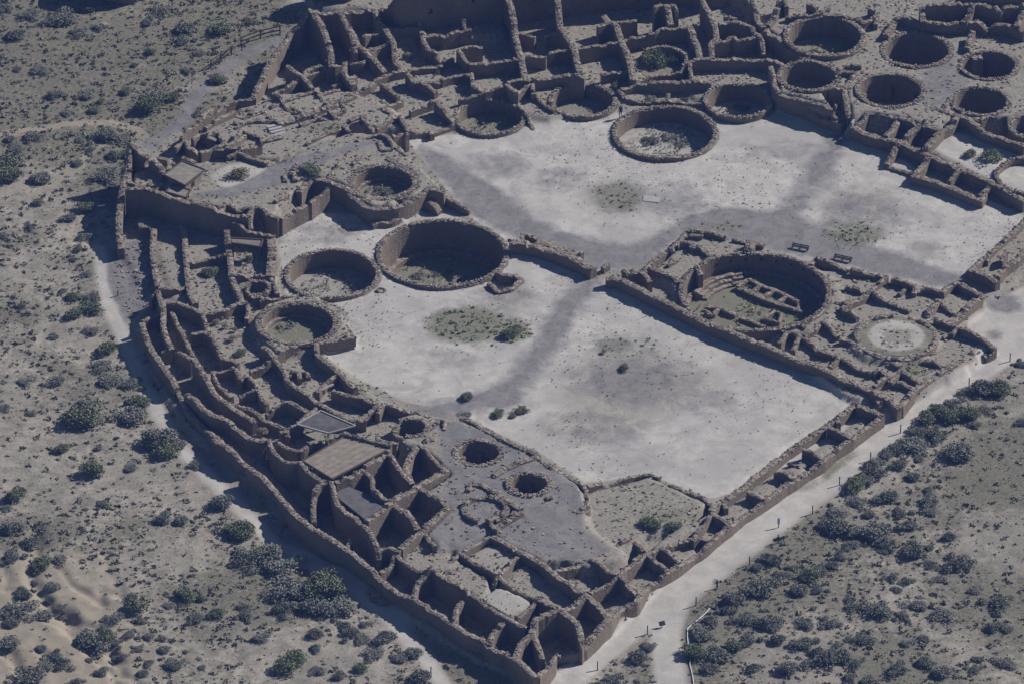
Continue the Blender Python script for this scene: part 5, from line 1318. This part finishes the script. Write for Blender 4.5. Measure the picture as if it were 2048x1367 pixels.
# plants inside the ruin take a label from what they stand beside
PLACES = [(477,347,'on pale sand in front of the shed'),(625,342,'on the terrace right of the shed'),(417,543,'in the sunken room below the tall left wall'),(500,517,'under the lean-to shelter'),
 (450,660,'in the curving rooms left of the platform kiva'),(482,638,'beside the platform kiva wall'),(480,706,'below the platform kiva in the curving rooms'),(525,866,'on the wall fill below the dark grey roof'),
 (817,113,'in the top room left of centre'),(875,143,'in the middle room at the top'),(885,246,'in a low room at the plaza edge'),(1312,125,'in the overgrown kiva, top centre right'),(1347,125,'in the overgrown kiva, right one'),(1292,125,'in the overgrown kiva, left edge'),
 (1300,196,'in the long room behind the free-standing kiva, left'),(1367,201,'in the long room behind the free-standing kiva, right'),(1232,171,'beside the upper plaza kiva rim'),(1305,281,'inside the free-standing kiva, left'),(1340,276,'inside the free-standing kiva, middle'),(1360,287,'inside the free-standing kiva, right'),
 (1482,217,'inside the kiva against the high dark wall'),(1545,215,'at the plaza edge right of the dark-walled kiva'),(1627,104,'inside the broad grassy kiva, upper right'),(1981,311,'in the pale court at the right edge'),(1938,309,'in the pale court, left of the leafier one'),
 (1247,735,'in the middle of the lower court'),(1207,704,'in the lower court by the dark gravel patch'),(1015,670,'in the weedy patch of the left court'),(1032,659,'in the weedy patch, its upper right part'),(1042,817,'at the lower court edge, right of the pair'),(1025,831,'at the lower court edge, lowest of the row'),
 (936,792,'on the gravel at the lower end of the left court'),(997,826,'above the terrace edging wall'),(1040,821,'right of the bush above the terrace edging wall'),(935,826,'at the top end of the terrace edging wall'),(1295,1045,'on the weedy patch below the retaining wall'),
 (1347,1052,'below the retaining wall, right of its neighbour'),(1310,1052,'below the retaining wall, middle one'),(895,543,'on the floor of the deepest kiva, right'),(832,553,'on the floor of the deepest kiva, left'),(870,550,'on the floor of the deepest kiva, middle'),(772,383,'inside the terrace kiva'),(710,553,'on the floor of the wide court kiva, right'),(702,556,'on the floor of the wide court kiva, left')]
for o in COL.objects:
    if 'px' in o:
        x, y = o['px']; q = min(PLACES, key=lambda p: (p[0]-x)**2+(p[1]-y)**2); o['label'] = o['label']+' '+q[2]; del o['px']; o['group'] = o['label']

# countless low growth: seeds of scrub, litter and grass, one object each
def scatter(name, label, mat, n, dens, box, size, leaves, seed, hgt=.8):
    r = np.random.default_rng(seed); X = r.uniform(box[0], box[1], n*6); Y = r.uniform(box[2], box[3], n*6)
    ix = np.clip(np.searchsorted(AX, X)-1, 0, len(AX)-2); iy = np.clip(np.searchsorted(AY, Y)-1, 0, len(AY)-2)
    k = r.random(len(X)) < dens[iy, ix]; X, Y = X[k][:n], Y[k][:n]; m = len(X); Z = hf(X, Y)
    sz = size[0]+(size[1]-size[0])*r.random(m)**2.2
    c = np.repeat(np.c_[X, Y, Z], leaves, 0); s = np.repeat(sz, leaves)
    d = r.normal(0, 1, (m*leaves, 3)); d[:, 2] = np.abs(d[:, 2])*hgt; d /= np.linalg.norm(d, axis=1)[:, None]; c = c+d*(s*r.uniform(.25, 1, m*leaves))[:, None]*np.array([1, 1, hgt])
    V, F = leaf_tris(c, 1.0, r); cc = np.repeat(c, 4, 0); V = cc+(V-cc)*np.repeat(s, 4)[:, None]*(.85 if leaves < 12 else .6)
    tone = np.clip(np.repeat(r.random(m), leaves)*.7+r.random(m*leaves)*.35, 0, 1)
    o = mesh(name, V, F, mat, None, tone); tag(o, label, name.replace('_', ' '), kind='stuff'); return o
out = (~inside).astype(float); free = 1-np.clip(path*1.3, 0, 1); nog = 1-np.clip(grav*1.2, 0, 1)
patch = cover/np.maximum(cover.max(), 1e-6)
east = inpoly(GX, GY, wpoly("1090,1400 2100,640 2100,1500 1000,1500"))
free = np.clip(free-.25, 0, 1)*1.33
d1 = out*free*nog*np.clip(.06+.95*patch, 0, 1)*(1-.75*np.clip(tan, 0, 1)); d1 = np.where(east, np.clip(d1*1.2, 0, 1), d1)
BX = (-72, 73, -80, 98)
scatter('low_scrub', 'low grey-green scrub tufts scattered over the open desert ground', M['scrub'], 17000, np.clip(d1*2.2, 0, 1)*(1-.6*_re), BX, (.10, .46), 16, 5, .6)
scatter('desert_litter', 'fine dry dark tufts and litter between the desert bushes', M['scrub'], 26000, out*free*nog*(.25+.75*patch)*(1-.6*np.clip(tan,0,1)), BX, (.05, .17), 4, 6, .6)
spk = np.clip((lat(71, .06, GX, GY, 4)-.42)*4, 0, 1)
for a in [(1260,740,170,60,1.),(1150,870,120,40,.9),(1240,930,120,40,.6),(1740,430,110,50,.9),(1500,380,150,60,.35),(1000,600,70,25,.8),(960,580,50,12,.8),(920,690,50,20,.8),(1680,350,50,30,.9),(1230,395,80,50,.8),(1800,770,50,20,.5)]:
    tmp = zone(); blob(tmp, *a[:4], a[4]); spk = np.maximum(spk, tmp*.9) if a[4] else spk
scatter('plaza_tufts', 'tiny dark weeds dotted over the pale plaza sand', M['scrub'], 16000, inside*(pale > .25)*(.12+.88*nog)*(.06+.94*spk**1.6), BX, (.04, .15), 5, 8, .7)
scatter('room_weeds', 'dry weeds and grass growing on the soil inside the roofless rooms', M['scrub'], 9000, inside*(pale < .4)*np.clip(nog+.15, 0, 1)*(.1+.9*np.clip((lat(81, .2, GX, GY, 3)-.4)*4, 0, 1)), BX, (.06, .26), 6, 9, .8)
scatter('green_grass', 'green grass and weeds in patches in the courts and rooms', M['grass'], 22000, np.clip(inside*(weed-.25)*2, 0, 1), BX, (.08, .28), 7, 10, .8)
scatter('slope_weeds', 'greener weeds growing over the slope at the upper left', M['grass'], 3500, out*free*nog*(GY > 38)*(GX < -10)*np.clip((lat(91, .12, GX, GY, 4)-.45)*5, 0, 1), BX, (.1, .38), 8, 12, .8)
for _k, _n in (('deep', 500), ('great', 420), ('plaza', 260), ('platform', 260), ('terrace', 200), ('west', 220), ('north_a', 120), ('north_c', 120), ('east_b', 140)):
    cx, cy, r0, zt, zf, th = KW[_k]; r = np.random.default_rng(ord(_k[0])); a = r.uniform(0, 6.28, _n); q = (r0-th-.9)*np.sqrt(r.random(_n))
    X, Y = cx+q*np.cos(a), cy+q*np.sin(a); kk = lat(95, .35, X, Y, 3) > .4; X, Y = X[kk], Y[kk]; m = len(X); c = np.repeat(np.c_[X, Y, np.full(m, zf+.05)], 6, 0); s = np.repeat(r.uniform(.06, .26, m), 6)
    d = r.normal(0, .6, (len(c), 3)); d[:, 2] = abs(d[:, 2]); c = c+d*s[:, None]; V, F = leaf_tris(c, 1., r); c4 = np.repeat(c, 4, 0); V = c4+(V-c4)*np.repeat(s, 4)[:, None]*.8
    o = mesh('kiva_weeds', V, F, M['grass'] if _k in ('deep', 'great', 'east_b', 'north_c') else M['scrub'], None, r.random(len(F))); tag(o, ('weeds in the '+KLAB[_k]).split(',')[0], 'weeds', kind='stuff')
# loose stones fallen along the walls and over the rubble slopes
r = np.random.default_rng(99); nS = 13000; X = r.uniform(-62, 66, nS*5); Y = r.uniform(-72, 90, nS*5); ix = np.searchsorted(AX, X)-1; iy = np.searchsorted(AY, Y)-1
rub = zone(); area(rub, "215,495 300,465 325,640 250,645", 1); dens = inside*(pale < .3)*np.where(grav < .3, .5, .2)+rub*.9; kk = r.random(len(X)) < dens[iy, ix]; X, Y = X[kk][:nS], Y[kk][:nS]; m = MB()
for x, y, z in zip(X, Y, hf(X, Y)):
    s = .07+.2*r.random()**2; m.box((x, y, z+s*.15), (s*1.3, s, s*.6), rotz(r.random()*6), float(np.clip(r.normal(.6, .25), 0, 1)), .2)
o = m.out('loose_stones', M['stone']); tag(o, 'loose fallen stones strewn over the soil of the rooms and rubble slopes', 'stones', kind='stuff')
